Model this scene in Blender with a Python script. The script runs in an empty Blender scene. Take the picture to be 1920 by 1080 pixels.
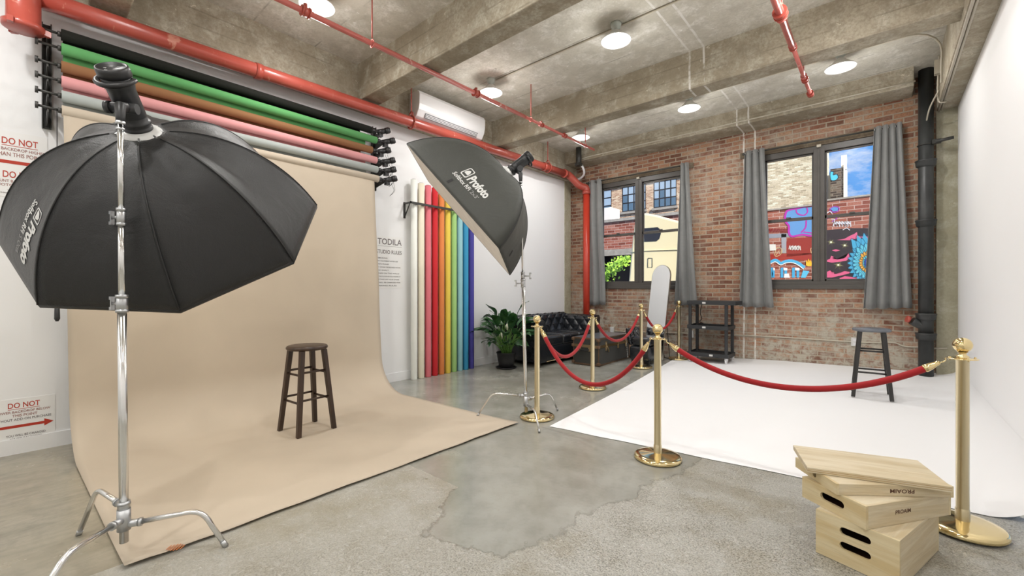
import bpy, math, random
from math import sin, cos, pi, radians, sqrt, atan2, floor
from mathutils import Vector, Matrix, noise
random.seed(7)
S = bpy.context.scene
COL = S.collection
PI = pi
# ------------------------------------------------------------------ camera
CAMZ = 1.25; FPX = 800.0; YAW = radians(41)
cd = bpy.data.cameras.new('camera'); cam = bpy.data.objects.new('camera', cd); COL.objects.link(cam)
cd.sensor_width = 36; cd.lens = 36*FPX/1920; cd.clip_start = .03; cd.clip_end = 400
cam.location = (0, 0, CAMZ); cam.rotation_euler = (radians(90), 0, YAW)
S.camera = cam
# ------------------------------------------------------------------ exposure
S.view_settings.view_transform = 'Standard'; S.view_settings.look = 'None'
S.view_settings.exposure = 0.0; S.view_settings.gamma = 1; S.view_settings.use_curve_mapping = False
S.render.engine = 'CYCLES'
cy = S.cycles
cy.max_bounces = 9; cy.diffuse_bounces = 5; cy.glossy_bounces = 4; cy.transmission_bounces = 6; cy.transparent_max_bounces = 12
cy.caustics_reflective = False; cy.caustics_refractive = False; cy.sample_clamp_indirect = 6.0
# ------------------------------------------------------------------ world: blue sky with white clouds
W = bpy.data.worlds.new('sky'); S.world = W; W.use_nodes = True
wt = W.node_tree; wn = wt.nodes; wl = wt.links; wn.clear()
wo = wn.new('ShaderNodeOutputWorld'); wb = wn.new('ShaderNodeBackground'); tc = wn.new('ShaderNodeTexCoord')
nz = wn.new('ShaderNodeTexNoise'); nz.inputs['Scale'].default_value = 5.0; nz.inputs['Detail'].default_value = 7; nz.inputs['Roughness'].default_value = .62
mp = wn.new('ShaderNodeMapping'); mp.inputs['Scale'].default_value = (1, 1, 2.2); mp.inputs['Location'].default_value = (.35, .1, .2)
cr = wn.new('ShaderNodeValToRGB'); cr.color_ramp.elements[0].position = .46; cr.color_ramp.elements[1].position = .62
cr.color_ramp.elements[0].color = (.10, .36, .86, 1); cr.color_ramp.elements[1].color = (.95, .97, 1, 1)
wl.new(tc.outputs['Generated'], mp.inputs['Vector']); wl.new(mp.outputs['Vector'], nz.inputs['Vector']); wl.new(nz.outputs['Fac'], cr.inputs['Fac'])
wl.new(cr.outputs['Color'], wb.inputs['Color']); wb.inputs['Strength'].default_value = 1.0; wl.new(wb.outputs['Background'], wo.inputs['Surface'])
# ------------------------------------------------------------------ sun (falls on the street side, behind the roof of the room)
SUNP = 7.5
sd = bpy.data.lights.new('sun', 'SUN'); sd.energy = SUNP; sd.angle = radians(.6); sd.color = (1, .95, .86)
so = bpy.data.objects.new('sun', sd); COL.objects.link(so); so.location = (8, -6, 12)
so.rotation_euler = Vector((-.74, .40, -.55)).to_track_quat('-Z', 'Y').to_euler()
LAMPW = 17.0      # power of every ceiling lamp
# ================================================================== helpers
def ray(u, v):
    s = (u-960)/FPX
    return Vector((-sin(YAW)+cos(YAW)*s, cos(YAW)+sin(YAW)*s, (540-v)/FPX))
def onz(u, v, z=0): d = ray(u, v); return Vector((0, 0, CAMZ))+d*((z-CAMZ)/d.z)
def onx(u, v, x): d = ray(u, v); return Vector((0, 0, CAMZ))+d*(x/d.x)
def ony(u, v, y): d = ray(u, v); return Vector((0, 0, CAMZ))+d*(y/d.y)
def lin(c): return c/12.92 if c <= .04045 else ((c+.055)/1.055)**2.4
def hx(h): h = h.lstrip('#'); return tuple(lin(int(h[i:i+2], 16)/255) for i in (0, 2, 4))
def lerp(a, b, t): return a+(b-a)*t
def floor_z(x, y):
    pts = [(-9, 0), (-4.9, 0), (-2.9, .055), (-1.8, .11), (-1.2, .14), (.33, .17), (3, .17)]
    g = 0
    for (a, ga), (b, gb) in zip(pts, pts[1:]):
        if a <= x <= b: g = lerp(ga, gb, (x-a)/(b-a))
    t = min(max((y-4.6)/3.0, 0), 1)
    return g*t**1.3

class MB:
    def __init__(s): s.v = []; s.f = []; s.sm = []
    def add(s, V, F, smooth=False):
        o = len(s.v); s.v += [Vector(p) for p in V]; s.f += [tuple(i+o for i in f) for f in F]; s.sm += [smooth]*len(F); return s
    def box(s, c, d, rz=0, R=None):
        R = R or Matrix.Rotation(rz, 3, 'Z'); c = Vector(c); x, y, z = d[0]/2, d[1]/2, d[2]/2
        V = [c+R@Vector((a*x, b*y, e*z)) for a in (-1, 1) for b in (-1, 1) for e in (-1, 1)]
        return s.add(V, [(0, 1, 3, 2), (4, 6, 7, 5), (0, 4, 5, 1), (2, 3, 7, 6), (0, 2, 6, 4), (1, 5, 7, 3)])
    def bb(s, x0, x1, y0, y1, z0, z1): return s.box(((x0+x1)/2, (y0+y1)/2, (z0+z1)/2), (abs(x1-x0), abs(y1-y0), abs(z1-z0)))
    def rbox(s, c, d, r=.01, R=None, seg=3):
        # box with rounded vertical-section edges (all edges by superellipsoid-like grid)
        R = R or Matrix.Identity(3); c = Vector(c); hx_, hy, hz = d[0]/2, d[1]/2, d[2]/2; r = min(r, hx_, hy, hz)
        V = []; F = []; rings = []
        prof = [(-hz, 0)]
        for i in range(seg+1):
            a = pi/2*i/seg; prof.append((-hz+r-r*cos(a), r*sin(a)))
        for i in range(seg+1):
            a = pi/2*i/seg; prof.append((hz-r+r*sin(a), r*cos(a)))
        prof.append((hz, 0))
        for z, e in prof:
            ring = []
            for q, (sx, sy) in enumerate(((1, 1), (-1, 1), (-1, -1), (1, -1))):
                for i in range(seg+1):
                    a = pi/2*(q+i/seg)
                    ring.append(len(V)); V.append(c+R@Vector((sx*(hx_-r)+e*cos(a), sy*(hy-r)+e*sin(a), z)))
            rings.append(ring)
        n = len(rings[0])
        for a, b in zip(rings, rings[1:]):
            for i in range(n): F.append((a[i], a[(i+1) % n], b[(i+1) % n], b[i]))
        F.append(tuple(reversed(rings[0]))); F.append(tuple(rings[-1]))
        return s.add(V, F, True)
    def cyl(s, p0, p1, r0, r1=None, seg=20, caps=True): return s.tube([p0, p1], [r0, r0 if r1 is None else r1], seg, caps)
    def tube(s, P, r, seg=12, caps=True, flat=1.0, up=None):
        P = [Vector(p) for p in P]; n = len(P); rs = r if isinstance(r, (list, tuple)) else [r]*n
        T = []
        for i in range(n):
            a = P[max(i-1, 0)]; b = P[min(i+1, n-1)]; T.append((b-a).normalized())
        u = Vector(up) if up else (Vector((0, 0, 1)) if abs(T[0].z) < .9 else Vector((1, 0, 0)))
        u = (u-T[0]*u.dot(T[0])).normalized(); V = []; F = []
        for i in range(n):
            u = (u-T[i]*u.dot(T[i])).normalized(); w = T[i].cross(u)
            for k in range(seg):
                a = 2*pi*k/seg; V.append(P[i]+(u*cos(a)*flat+w*sin(a))*rs[i])
        for i in range(n-1):
            for k in range(seg):
                k2 = (k+1) % seg; F.append((i*seg+k, i*seg+k2, (i+1)*seg+k2, (i+1)*seg+k))
        s.add(V, F, True)
        if caps:
            o = len(s.v)-len(V)
            s.f.append(tuple(o+k for k in reversed(range(seg)))); s.f.append(tuple(o+(n-1)*seg+k for k in range(seg))); s.sm += [False, False]
        return s
    def lathe(s, prof, c=(0, 0, 0), R=None, seg=28):
        R = R or Matrix.Identity(3); c = Vector(c); V = []; F = []; n = len(prof)
        for r, z in prof:
            for k in range(seg):
                a = 2*pi*k/seg; V.append(c+R@Vector((max(r, 1e-5)*cos(a), max(r, 1e-5)*sin(a), z)))
        for i in range(n-1):
            for k in range(seg):
                k2 = (k+1) % seg; F.append((i*seg+k, i*seg+k2, (i+1)*seg+k2, (i+1)*seg+k))
        return s.add(V, F, True)
    def sphere(s, c, r, seg=20, sc=(1, 1, 1)):
        m = max(6, seg//2); V = []; F = []
        c = Vector(c)
        for i in range(m+1):
            a = -pi/2+pi*i/m; rr = max(cos(a), 1e-4)
            for k in range(seg): b = 2*pi*k/seg; V.append(c+Vector((rr*cos(b)*r*sc[0], rr*sin(b)*r*sc[1], sin(a)*r*sc[2])))
        for i in range(m):
            for k in range(seg): k2 = (k+1) % seg; F.append((i*seg+k, i*seg+k2, (i+1)*seg+k2, (i+1)*seg+k))
        return s.add(V, F, True)
    def grid(s, fn, nu, nv, smooth=True):
        V = [fn(i/nu, j/nv) for i in range(nu+1) for j in range(nv+1)]
        F = [(i*(nv+1)+j, (i+1)*(nv+1)+j, (i+1)*(nv+1)+j+1, i*(nv+1)+j+1) for i in range(nu) for j in range(nv)]
        return s.add(V, F, smooth)
    def prism(s, pts, ext):
        ext = Vector(ext); n = len(pts); V = [Vector(p) for p in pts]; V += [p+ext for p in V]
        F = [tuple(reversed(range(n))), tuple(range(n, 2*n))]+[(i, (i+1) % n, n+(i+1) % n, n+i) for i in range(n)]
        return s.add(V, F)
    def move(s, M):
        s.v = [M@p for p in s.v]; return s
    def build(s, name, mat, parent=None, solid=0, bevel=0, world=True):
        me = bpy.data.meshes.new(name)
        V = s.v
        if parent is not None and world:
            Mi = parent_matrix(parent).inverted(); V = [Mi@p for p in V]
        me.from_pydata([tuple(p) for p in V], [], s.f); me.update()
        me.polygons.foreach_set('use_smooth', s.sm)
        me.materials.append(mat)
        o = bpy.data.objects.new(name, me); COL.objects.link(o)
        if parent is not None: o.parent = parent
        if solid:
            m = o.modifiers.new('solid', 'SOLIDIFY'); m.thickness = solid; m.offset = 0
        if bevel:
            m = o.modifiers.new('bevel', 'BEVEL'); m.width = bevel; m.segments = 2; m.limit_method = 'ANGLE'
        return o
def parent_matrix(o):
    M = Matrix.Identity(4)
    while o is not None:
        M = (Matrix.Translation(o.location) @ o.rotation_euler.to_matrix().to_4x4()) @ M; o = o.parent
    return M
def tag(o, label, cat, group=None, kind=None):
    if label: o['label'] = label
    if cat: o['category'] = cat
    if group: o['group'] = group
    if kind: o['kind'] = kind
    return o
def thing(name, label, cat, loc=(0, 0, 0), rz=0, group=None):
    o = bpy.data.objects.new(name, None); COL.objects.link(o); o.location = loc; o.rotation_euler = (0, 0, rz)
    o.empty_display_size = .1
    return tag(o, label, cat, group)
def struct(o): o['kind'] = 'structure'; return o
def dup(root, loc=None, rz=None, label=None):
    r = root.copy(); COL.objects.link(r)
    if loc is not None: r.location = loc
    if rz is not None: r.rotation_euler = (0, 0, rz)
    if label: r['label'] = label
    for ch in list(root.children):
        c = ch.copy(); COL.objects.link(c); c.parent = r
        for g in list(ch.children):
            d = g.copy(); COL.objects.link(d); d.parent = c
    return r
def text_geo(txt, size=1.0, align='CENTER', shear=0, bold=0.0, spacing=1.0):
    cu = bpy.data.curves.new('t', 'FONT'); cu.body = txt; cu.size = size; cu.align_x = align; cu.shear = shear; cu.offset = bold; cu.space_character = spacing
    cu.resolution_u = 3
    ob = bpy.data.objects.new('t', cu); COL.objects.link(ob); bpy.context.view_layer.update()
    me = ob.evaluated_get(bpy.context.evaluated_depsgraph_get()).to_mesh()
    V = [Vector(v.co) for v in me.vertices]; F = [tuple(p.vertices) for p in me.polygons]
    ob.evaluated_get(bpy.context.evaluated_depsgraph_get()).to_mesh_clear()
    bpy.data.objects.remove(ob); bpy.data.curves.remove(cu)
    return V, F
def fit_text(mb, txt, fn, x0, x1, y0, y1, shear=0, bold=0.0):
    """text stretched into the rectangle x0..x1, y0..y1 and laid on the surface fn(x, y)"""
    V, F = text_geo(txt, 1.0, 'LEFT', shear, bold)
    if not V: return
    ax = min(p.x for p in V); bx = max(p.x for p in V); ay = min(p.y for p in V); by = max(p.y for p in V)
    mb.add([fn(x0+(p.x-ax)/(bx-ax)*(x1-x0), y0+(p.y-ay)/(by-ay)*(y1-y0)) for p in V], F)
def plate2d(outer, holes, t):
    """2D plate with holes, thickness t in +z (local)"""
    cu = bpy.data.curves.new('p', 'CURVE'); cu.dimensions = '2D'; cu.fill_mode = 'BOTH'; cu.extrude = t/2
    for lp in [outer]+holes:
        sp = cu.splines.new('POLY'); sp.points.add(len(lp)-1); sp.use_cyclic_u = True
        for i, p in enumerate(lp): sp.points[i].co = (p[0], p[1], 0, 1)
    ob = bpy.data.objects.new('p', cu); COL.objects.link(ob); bpy.context.view_layer.update()
    dg = bpy.context.evaluated_depsgraph_get(); me = ob.evaluated_get(dg).to_mesh()
    V = [Vector(v.co) for v in me.vertices]; F = [tuple(p.vertices) for p in me.polygons]
    ob.evaluated_get(dg).to_mesh_clear(); bpy.data.objects.remove(ob); bpy.data.curves.remove(cu)
    return V, F
def arc(c, r, a0, a1, n): return [(c[0]+r*cos(a0+(a1-a0)*i/n), c[1]+r*sin(a0+(a1-a0)*i/n)) for i in range(n+1)]
def smooth_path(P, n=8):
    P = [Vector(p) for p in P]; out = []
    Q = [P[0]*2-P[1]]+P+[P[-1]*2-P[-2]]
    for i in range(1, len(Q)-2):
        a, b, c, d = Q[i-1], Q[i], Q[i+1], Q[i+2]
        for k in range(n):
            t = k/n; out.append(.5*((2*b)+(c-a)*t+(2*a-5*b+4*c-d)*t*t+(3*b-a-3*c+d)*t**3))
    out.append(P[-1]); return out
# ================================================================== materials
class NT:
    def __init__(s, name):
        s.m = bpy.data.materials.new(name); s.m.use_nodes = True; s.t = s.m.node_tree; s.t.nodes.clear()
        s.out = s.n('ShaderNodeOutputMaterial'); s.b = s.n('ShaderNodeBsdfPrincipled'); s.l(s.b.outputs[0], s.out.inputs[0])
    def n(s, typ, **kw):
        nd = s.t.nodes.new(typ)
        for k, v in kw.items(): setattr(nd, k, v)
        return nd
    def l(s, a, b): s.t.links.new(a, b)
    def set(s, sock, v):
        if hasattr(v, 'is_output') or isinstance(v, bpy.types.NodeSocket): s.l(v, sock)
        elif isinstance(v, (tuple, list)): sock.default_value = tuple(v)+((1,) if len(v) == 3 and len(sock.default_value) == 4 else ())
        else: sock.default_value = v
    def bs(s, **kw):
        nm = dict(color='Base Color', rough='Roughness', metal='Metallic', spec='Specular IOR Level', trans='Transmission Weight', coat='Coat Weight', sheen='Sheen Weight', emis='Emission Color', estr='Emission Strength', ior='IOR', alpha='Alpha', coatr='Coat Roughness', normal='Normal', aniso='Anisotropic', sss='Subsurface Weight')
        for k, v in kw.items(): s.set(s.b.inputs[nm[k]], v)
        return s
    def co(s, scale=(1, 1, 1), rot=(0, 0, 0), loc=(0, 0, 0), which='Object'):
        c = s.n('ShaderNodeTexCoord'); m = s.n('ShaderNodeMapping'); m.inputs['Scale'].default_value = scale; m.inputs['Rotation'].default_value = rot; m.inputs['Location'].default_value = loc
        s.l(c.outputs[which], m.inputs['Vector']); return m.outputs['Vector']
    def noise(s, sc=5, det=4, r=.55, vec=None, dist=0):
        nd = s.n('ShaderNodeTexNoise'); nd.inputs['Scale'].default_value = sc; nd.inputs['Detail'].default_value = det; nd.inputs['Roughness'].default_value = r; nd.inputs['Distortion'].default_value = dist
        if vec is not None: s.l(vec, nd.inputs['Vector'])
        return nd.outputs['Fac']
    def vor(s, sc=5, vec=None, feat='F1'):
        nd = s.n('ShaderNodeTexVoronoi', feature=feat); nd.inputs['Scale'].default_value = sc
        if vec is not None: s.l(vec, nd.inputs['Vector'])
        return nd.outputs[0]
    def ramp(s, fac, stops):
        nd = s.n('ShaderNodeValToRGB'); e = nd.color_ramp.elements
        while len(e) < len(stops): e.new(.5)
        for i, (p, c) in enumerate(stops):
            e[i].position = p; e[i].color = (c, c, c, 1) if not isinstance(c, (tuple, list)) else tuple(c)+(1,)
        s.l(fac, nd.inputs[0]); return nd.outputs[0]
    def mix(s, f, a, b, mode='MIX'):
        nd = s.n('ShaderNodeMix', data_type='RGBA', blend_type=mode); s.set(nd.inputs[0], f); s.set(nd.inputs[6], a); s.set(nd.inputs[7], b); return nd.outputs[2]
    def math(s, op, a, b=0.0, c=0.0, clamp=False):
        nd = s.n('ShaderNodeMath', operation=op, use_clamp=clamp); s.set(nd.inputs[0], a); s.set(nd.inputs[1], b); s.set(nd.inputs[2], c); return nd.outputs[0]
    def bump(s, h, st=.3, d=.01):
        nd = s.n('ShaderNodeBump'); nd.inputs['Strength'].default_value = st; nd.inputs['Distance'].default_value = d; s.l(h, nd.inputs['Height']); return nd.outputs[0]
    def sep(s, vec):
        nd = s.n('ShaderNodeSeparateXYZ'); s.l(vec, nd.inputs[0]); return nd.outputs
def plain(name, c, rough=.5, metal=0, **kw):
    c = hx(c) if isinstance(c, str) else c
    t = NT(name); t.bs(color=c, rough=rough, metal=metal, **kw)
    vec = t.co(); n = t.noise(30, 3, .5, vec)
    t.bs(normal=t.bump(n, .04, .002)) if metal == 0 else None
    return t.m
def mat_wall(name, c, scratch=False):
    t = NT(name); v = t.co(); n1 = t.noise(1.2, 4, .5, v); n2 = t.noise(60, 3, .6, v)
    t.bs(color=t.mix(n1, tuple(x*.965 for x in c), c), rough=.62, normal=t.bump(n2, .06, .002)); return t.m
def stripe(t, x, at, w):
    """1 inside |x-at|<w"""
    d = t.math('ABSOLUTE', t.math('SUBTRACT', x, at)); return t.math('LESS_THAN', d, w)
def mat_concrete(name, base, dark, light, boards=None, chalk=False):
    t = NT(name); v = t.co(); x, y, z = t.sep(v)
    n1 = t.noise(.9, 6, .62, v); n2 = t.noise(4.5, 6, .65, v, .4); n3 = t.noise(38, 5, .7, v); n4 = t.noise(14, 4, .7, v, 1.2)
    c = t.mix(t.ramp(n1, [(.35, 0), (.65, 1)]), dark, base)
    c = t.mix(t.math('MULTIPLY', t.ramp(n2, [(.48, 0), (.70, 1)]), .75), c, light)
    c = t.mix(t.math('MULTIPLY', t.ramp(n3, [(.40, 1), (.55, 0)]), .5), c, dark); c = t.mix(t.math('MULTIPLY', t.ramp(t.noise(7, 7, .75, v), [(.40, 1), (.52, 0)]), .4), c, tuple(q*.8 for q in dark))
    chips = t.ramp(n4, [(.665, 0), (.70, 1)])
    vs = t.co(scale=(3, 3, 20)); scr = t.ramp(t.noise(6, 5, .75, vs, .8), [(.665, 0), (.69, 1)])
    c = t.mix(t.math('MULTIPLY', scr, .55), c, tuple(min(1, q*1.7) for q in light))
    pits = t.ramp(t.noise(9, 3, .5, v, .2), [(.20, 1), (.25, 0)])
    c = t.mix(t.math('MULTIPLY', chips, .5), c, tuple(min(1, q*1.5) for q in light))
    c = t.mix(t.math('MULTIPLY', pits, .7), c, tuple(q*.35 for q in dark))
    if boards is not None:
        bco = {'x': x, 'y': y, 'z': z}[boards[0]]; fr = t.math('FRACT', t.math('MULTIPLY', bco, 1/boards[1]))
        ln = t.math('LESS_THAN', t.math('ABSOLUTE', t.math('SUBTRACT', fr, .5)), .008/boards[1]*.9)
        ln = t.math('MULTIPLY', ln, t.ramp(t.noise(2.2, 3, .5, v), [(.42, 0), (.55, 1)]))
        c = t.mix(t.math('MULTIPLY', ln, .32 if boards[0] == 'z' else .6), c, tuple(q*.45 for q in dark))
    if chalk:
        wob = t.math('MULTIPLY', t.math('SUBTRACT', t.noise(3, 2, .5, v), .5), .03)
        xx = t.math('ADD', x, wob)
        k = t.math('MAXIMUM', stripe(t, xx, -1.68, .011), stripe(t, xx, -1.52, .011))
        k = t.math('MULTIPLY', k, t.ramp(t.noise(8, 3, .6, v), [(.32, 0), (.48, 1)])); c = t.mix(t.math('MULTIPLY', k, .8), c, (.72, .70, .66))
    t.bs(color=c, rough=.88, spec=.25, normal=t.bump(t.mix(.5, n3, n2), .35, .012)); return t.m
def mat_brick(name, axis='XZ', c1=(.36, .135, .075), c2=(.48, .25, .16), mort=(.50, .46, .39), bw=.205, rh=.070, ms=.010, stain=True, chalk=False, rough=.9, bumpst=.5, loc=(0, 0, 0), stainc=(.58, .54, .47), damp=.55):
    t = NT(name); v0 = t.co(loc=loc)
    x, y, z = t.sep(v0); cb = t.n('ShaderNodeCombineXYZ')
    t.l({'X': x, 'Y': y}[axis[0]], cb.inputs[0]); t.l(z, cb.inputs[1]); wob = t.math('MULTIPLY', t.noise(1.7, 2, .5, v0), .03); t.l(t.math('ADD', z, wob), cb.inputs[1])
    bt = t.n('ShaderNodeTexBrick'); t.l(cb.outputs[0], bt.inputs['Vector'])
    bt.inputs['Scale'].default_value = 1; bt.inputs['Brick Width'].default_value = bw; bt.inputs['Row Height'].default_value = rh; bt.inputs['Mortar Size'].default_value = ms; bt.inputs['Mortar Smooth'].default_value = .35; bt.inputs['Bias'].default_value = 0
    bt.inputs['Color1'].default_value = (0, 0, 0, 1); bt.inputs['Color2'].default_value = (1, 1, 1, 1); bt.inputs['Mortar'].default_value = (.5, .5, .5, 1)
    bf = bt.outputs['Fac']; rnd = bt.outputs['Color']
    n1 = t.noise(40, 5, .7, v0); n2 = t.noise(1.3, 5, .6, v0); n3 = t.noise(9, 5, .7, v0, .5)
    bc = t.ramp(rnd, [(0, tuple(q*.62 for q in c1)), (.3, c1), (.7, c2), (1, (c2[0]*1.15, c2[1]*1.35, c2[2]*1.45))])
    bc = t.mix(t.ramp(n1, [(.35, .6), (.6, 0)]), bc, tuple(q*.5 for q in c1))
    c = t.mix(t.math('MULTIPLY', t.ramp(n3, [(.35, 1), (.62, .75)]), bf), bc, mort)
    if stain:
        low = t.ramp(z, [(0, 1), (1, .0)])
        a = t.math('ADD', t.math('MULTIPLY', t.ramp(n2, [(.42, 0), (.68, 1)]), .75), t.math('MULTIPLY', t.ramp(t.math('MULTIPLY', z, .55), [(.10, damp), (.72, .16)]), t.ramp(n3, [(.3, .4), (.6, 1)])))
        c = t.mix(t.math('MULTIPLY', t.math('MULTIPLY', a, t.ramp(n3, [(.38, .15), (.62, 1)])), .95, clamp=True), c, stainc)
    if chalk:
        xx = t.math('ADD', x, t.math('MULTIPLY', t.math('SUBTRACT', t.noise(3, 2, .5, v0), .5), .03))
        k = t.math('MAXIMUM', stripe(t, xx, -1.68, .012), stripe(t, xx, -1.52, .012))
        k = t.math('MULTIPLY', k, t.ramp(t.noise(10, 3, .6, v0), [(.34, 0), (.48, 1)])); c = t.mix(t.math('MULTIPLY', k, .8), c, (.78, .76, .71))
    h = t.mix(t.math('MULTIPLY', bf, .85), t.mix(.6, (.9, .9, .9), n1), (.15, .15, .15))
    t.bs(color=c, rough=rough, spec=.2, normal=t.bump(h, bumpst, .012)); return t.m
def mat_metal(name, c, rough=.2, nz_=.0):
    t = NT(name); v = t.co(); t.bs(color=c, metal=1, rough=rough); return t.m
def mat_paint(name, c, rough=.35, var=.12, worn=None):
    t = NT(name); v = t.co(); n = t.noise(3, 5, .6, v); n2 = t.noise(30, 4, .6, v)
    col = t.mix(t.ramp(n, [(.4, 0), (.65, 1)]), c, tuple(min(1, q*(1+var)+var*.06) for q in c))
    if worn: col = t.mix(t.math('MULTIPLY', t.ramp(t.noise(7, 5, .7, v, 1), [(.62, 0), (.68, 1)]), .7), col, worn)
    t.bs(color=col, rough=rough, normal=t.bump(n2, .12, .003)); return t.m
def mat_fabric(name, c, rough=.8, sc=900, bst=.15, sheen=.2, crease=0):
    t = NT(name); v = t.co(); n = t.noise(sc*.3, 2, .5, v); n2 = t.noise(5, 5, .65, v, 1.5)
    h = t.mix(.8 if crease else .2, n, n2)
    t.bs(color=t.mix(n2, tuple(q*.8 for q in c), tuple(min(1, q*1.2) for q in c)), rough=rough, sheen=sheen, normal=t.bump(h, .6 if crease else bst, .015 if crease else .003)); return t.m
def mat_leather(name, c=(.012, .014, .018)):
    t = NT(name); v = t.co(); n = t.noise(90, 4, .6, v); n2 = t.noise(6, 4, .6, v)
    t.bs(color=c, rough=t.ramp(n2, [(.3, .17), (.7, .30)]), spec=.7, normal=t.bump(n, .12, .002)); return t.m
def mat_wood(name, a, b, scale=1.0, axis=0, rough=.45, ringsc=9):
    t = NT(name); sc = [14, 14, 14]; sc[axis] = 1.1; v = t.co(scale=tuple(q*scale for q in sc)); n = t.noise(1.6, 5, .6, v, .8); n2 = t.noise(7, 4, .7, v)
    c = t.mix(t.ramp(n, [(.38, 0), (.62, 1)]), a, b); c = t.mix(t.math('MULTIPLY', t.ramp(n2, [(.52, 0), (.7, 1)]), .35), c, tuple(q*.6 for q in a))
    t.bs(color=c, rough=rough, normal=t.bump(n2, .08, .002)); return t.m
WHITE = (.82, .825, .83)
M = {}
M['wall'] = mat_wall('white_wall_paint', WHITE)
M['cyc'] = mat_wall('white_cyclorama_paint', (.86, .86, .865))
M['ceil'] = mat_concrete('ceiling_concrete', (.66, .635, .56), (.48, .45, .38), (.82, .80, .75), ('y', .62), True)
M['beam'] = mat_concrete('beam_concrete', (.46, .41, .32), (.27, .23, .165), (.60, .57, .48), ('z', .145), True)
M['column'] = mat_concrete('column_concrete', (.44, .41, .31), (.32, .30, .21), (.52, .50, .42), None)
M['brick'] = mat_brick('old_red_brick', chalk=True, c1=(.27, .11, .068), c2=(.42, .21, .12), mort=(.38, .33, .255), stainc=(.47, .43, .355), damp=.95, bumpst=.8)
M['lintel'] = mat_concrete('lintel_stone', (.24, .19, .13), (.13, .10, .07), (.34, .29, .22))
M['bronze'] = mat_paint('dark_bronze_frame', hx('#4a4642'), .4, .1)
M['red'] = mat_paint('red_pipe_paint', hx('#a64a3e'), .28, .12, worn=(.62, .30, .22))
M['red2'] = mat_paint('salmon_pipe_paint', hx('#b8625a'), .25, .15, worn=(.72, .45, .38))
M['redbright'] = mat_paint('bright_red_pipe_paint', hx('#b83a28'), .3, .08)
M['blackiron'] = mat_paint('black_iron', (.022, .024, .024), .42, .3)
M['blackmet'] = mat_paint('black_metal', (.025, .025, .022), .45, .2)
M['conduit'] = mat_paint('grey_conduit', hx('#b9b2a2'), .45, .1)
M['chrome'] = mat_metal('chrome', (.74, .74, .73), .2)
M['castmetal'] = mat_metal('cast_grey_metal', (.50, .51, .52), .38)
M['brass'] = mat_metal('polished_brass', (.84, .69, .38), .10)
M['brassb'] = mat_metal('brushed_brass', (.72, .62, .41), .3)
M['velvet'] = mat_fabric('red_velvet', hx('#9c0f17'), .8, bst=.1, sheen=.12)
M['softblack'] = mat_fabric('black_softbox_nylon', (.010, .010, .010), .45, crease=1, sheen=.06)
M['softgreen'] = mat_fabric('faded_black_softbox_nylon', (.034, .036, .029), .6, crease=1, sheen=.1)
M['piping'] = plain('black_seam', (.012, .012, .012), .5)
M['diffuser'] = mat_fabric('white_diffuser_cloth', (.80, .76, .71), .9)
M['ringwhite'] = plain('white_speedring', (.62, .62, .60), .35)
M['plasticblk'] = plain('black_plastic', (.018, .018, .019), .42)
M['plasticgry'] = plain('dark_grey_plastic', (.026, .027, .029), .42)
M['printwhite'] = plain('white_print', (.62, .62, .60), .7)
M['printgrey'] = plain('grey_print', (.28, .28, .27), .7)
M['espresso'] = mat_wood('espresso_wood', (.030, .016, .010), (.055, .030, .018), axis=2, rough=.35)
M['blackwood'] = mat_wood('black_wood', (.016, .015, .015), (.028, .026, .025), axis=2, rough=.35)
M['birch'] = mat_wood('birch_plywood', hx('#d8ccb2'), hx('#c8b795'), 1.0, 0, .5)
M['birchend'] = mat_wood('birch_end_panel', hx('#d9cba8'), hx('#cbb68a'), 1.0, 1, .5)
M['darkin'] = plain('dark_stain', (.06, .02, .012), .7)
M['curtain'] = mat_fabric('grey_curtain_cloth', hx('#7b7c7b'), .7, sheen=.3)
M['leather'] = mat_leather('black_leather')
M['trunk'] = mat_fabric('trunk_black_fibre', (.028, .028, .024), .55)
M['sheentop'] = plain('painted_blue_sheen', (.13, .14, .16), .22)  # pale bluish colour paints the window reflection on trunk lid and stool seat
M['trunkbr'] = mat_paint('aged_brass_trim', (.11, .06, .03), .45, .3)
M['trunkhw'] = mat_metal('trunk_hardware', (.46, .35, .20), .4)
M['pot'] = plain('black_pot', (.014, .014, .016), .4)
M['soil'] = plain('potting_soil', (.03, .02, .012), .95)
M['leafw'] = plain('cream_spathe', (.72, .70, .55), .5)
M['shelf'] = plain('charcoal_plastic', (.022, .024, .027), .5)
M['caster'] = plain('white_caster', (.72, .72, .74), .4)
M['ac'] = plain('white_ac_plastic', (.84, .84, .85), .3)
M['acdark'] = plain('ac_vent_grey', (.25, .26, .27), .5)
M['black'] = plain('flat_black', (.01, .01, .01), .7)
M['signwhite'] = plain('sign_paper', (.80, .80, .79), .6)
M['signred'] = plain('sign_red', hx('#b3341f'), .6)
M['signdark'] = plain('sign_grey_ink', (.16, .14, .14), .6)
M['signpink'] = plain('sign_brown_ink', (.30, .13, .11), .6)
M['tape'] = plain('orange_tape', hx('#c5713a'), .6)
M['outlet'] = plain('outlet_grey', (.62, .62, .60), .4)
t = NT('mirror_glass'); t.bs(color=(.92, .93, .93), metal=1, rough=.01); M['mirror'] = t.m
M['gold'] = mat_metal('thin_gold_frame', (.55, .52, .45), .3)
t = NT('lamp_bulb'); t.bs(color=(1, 1, 1), emis=(1, .97, .90), estr=5.0); M['bulb'] = t.m
t = NT('lamp_shade_enamel'); t.bs(color=(.70, .70, .68), rough=.35); M['shade'] = t.m
M['lampbase'] = plain('grey_green_canopy', (.46, .50, .46), .5)
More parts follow.
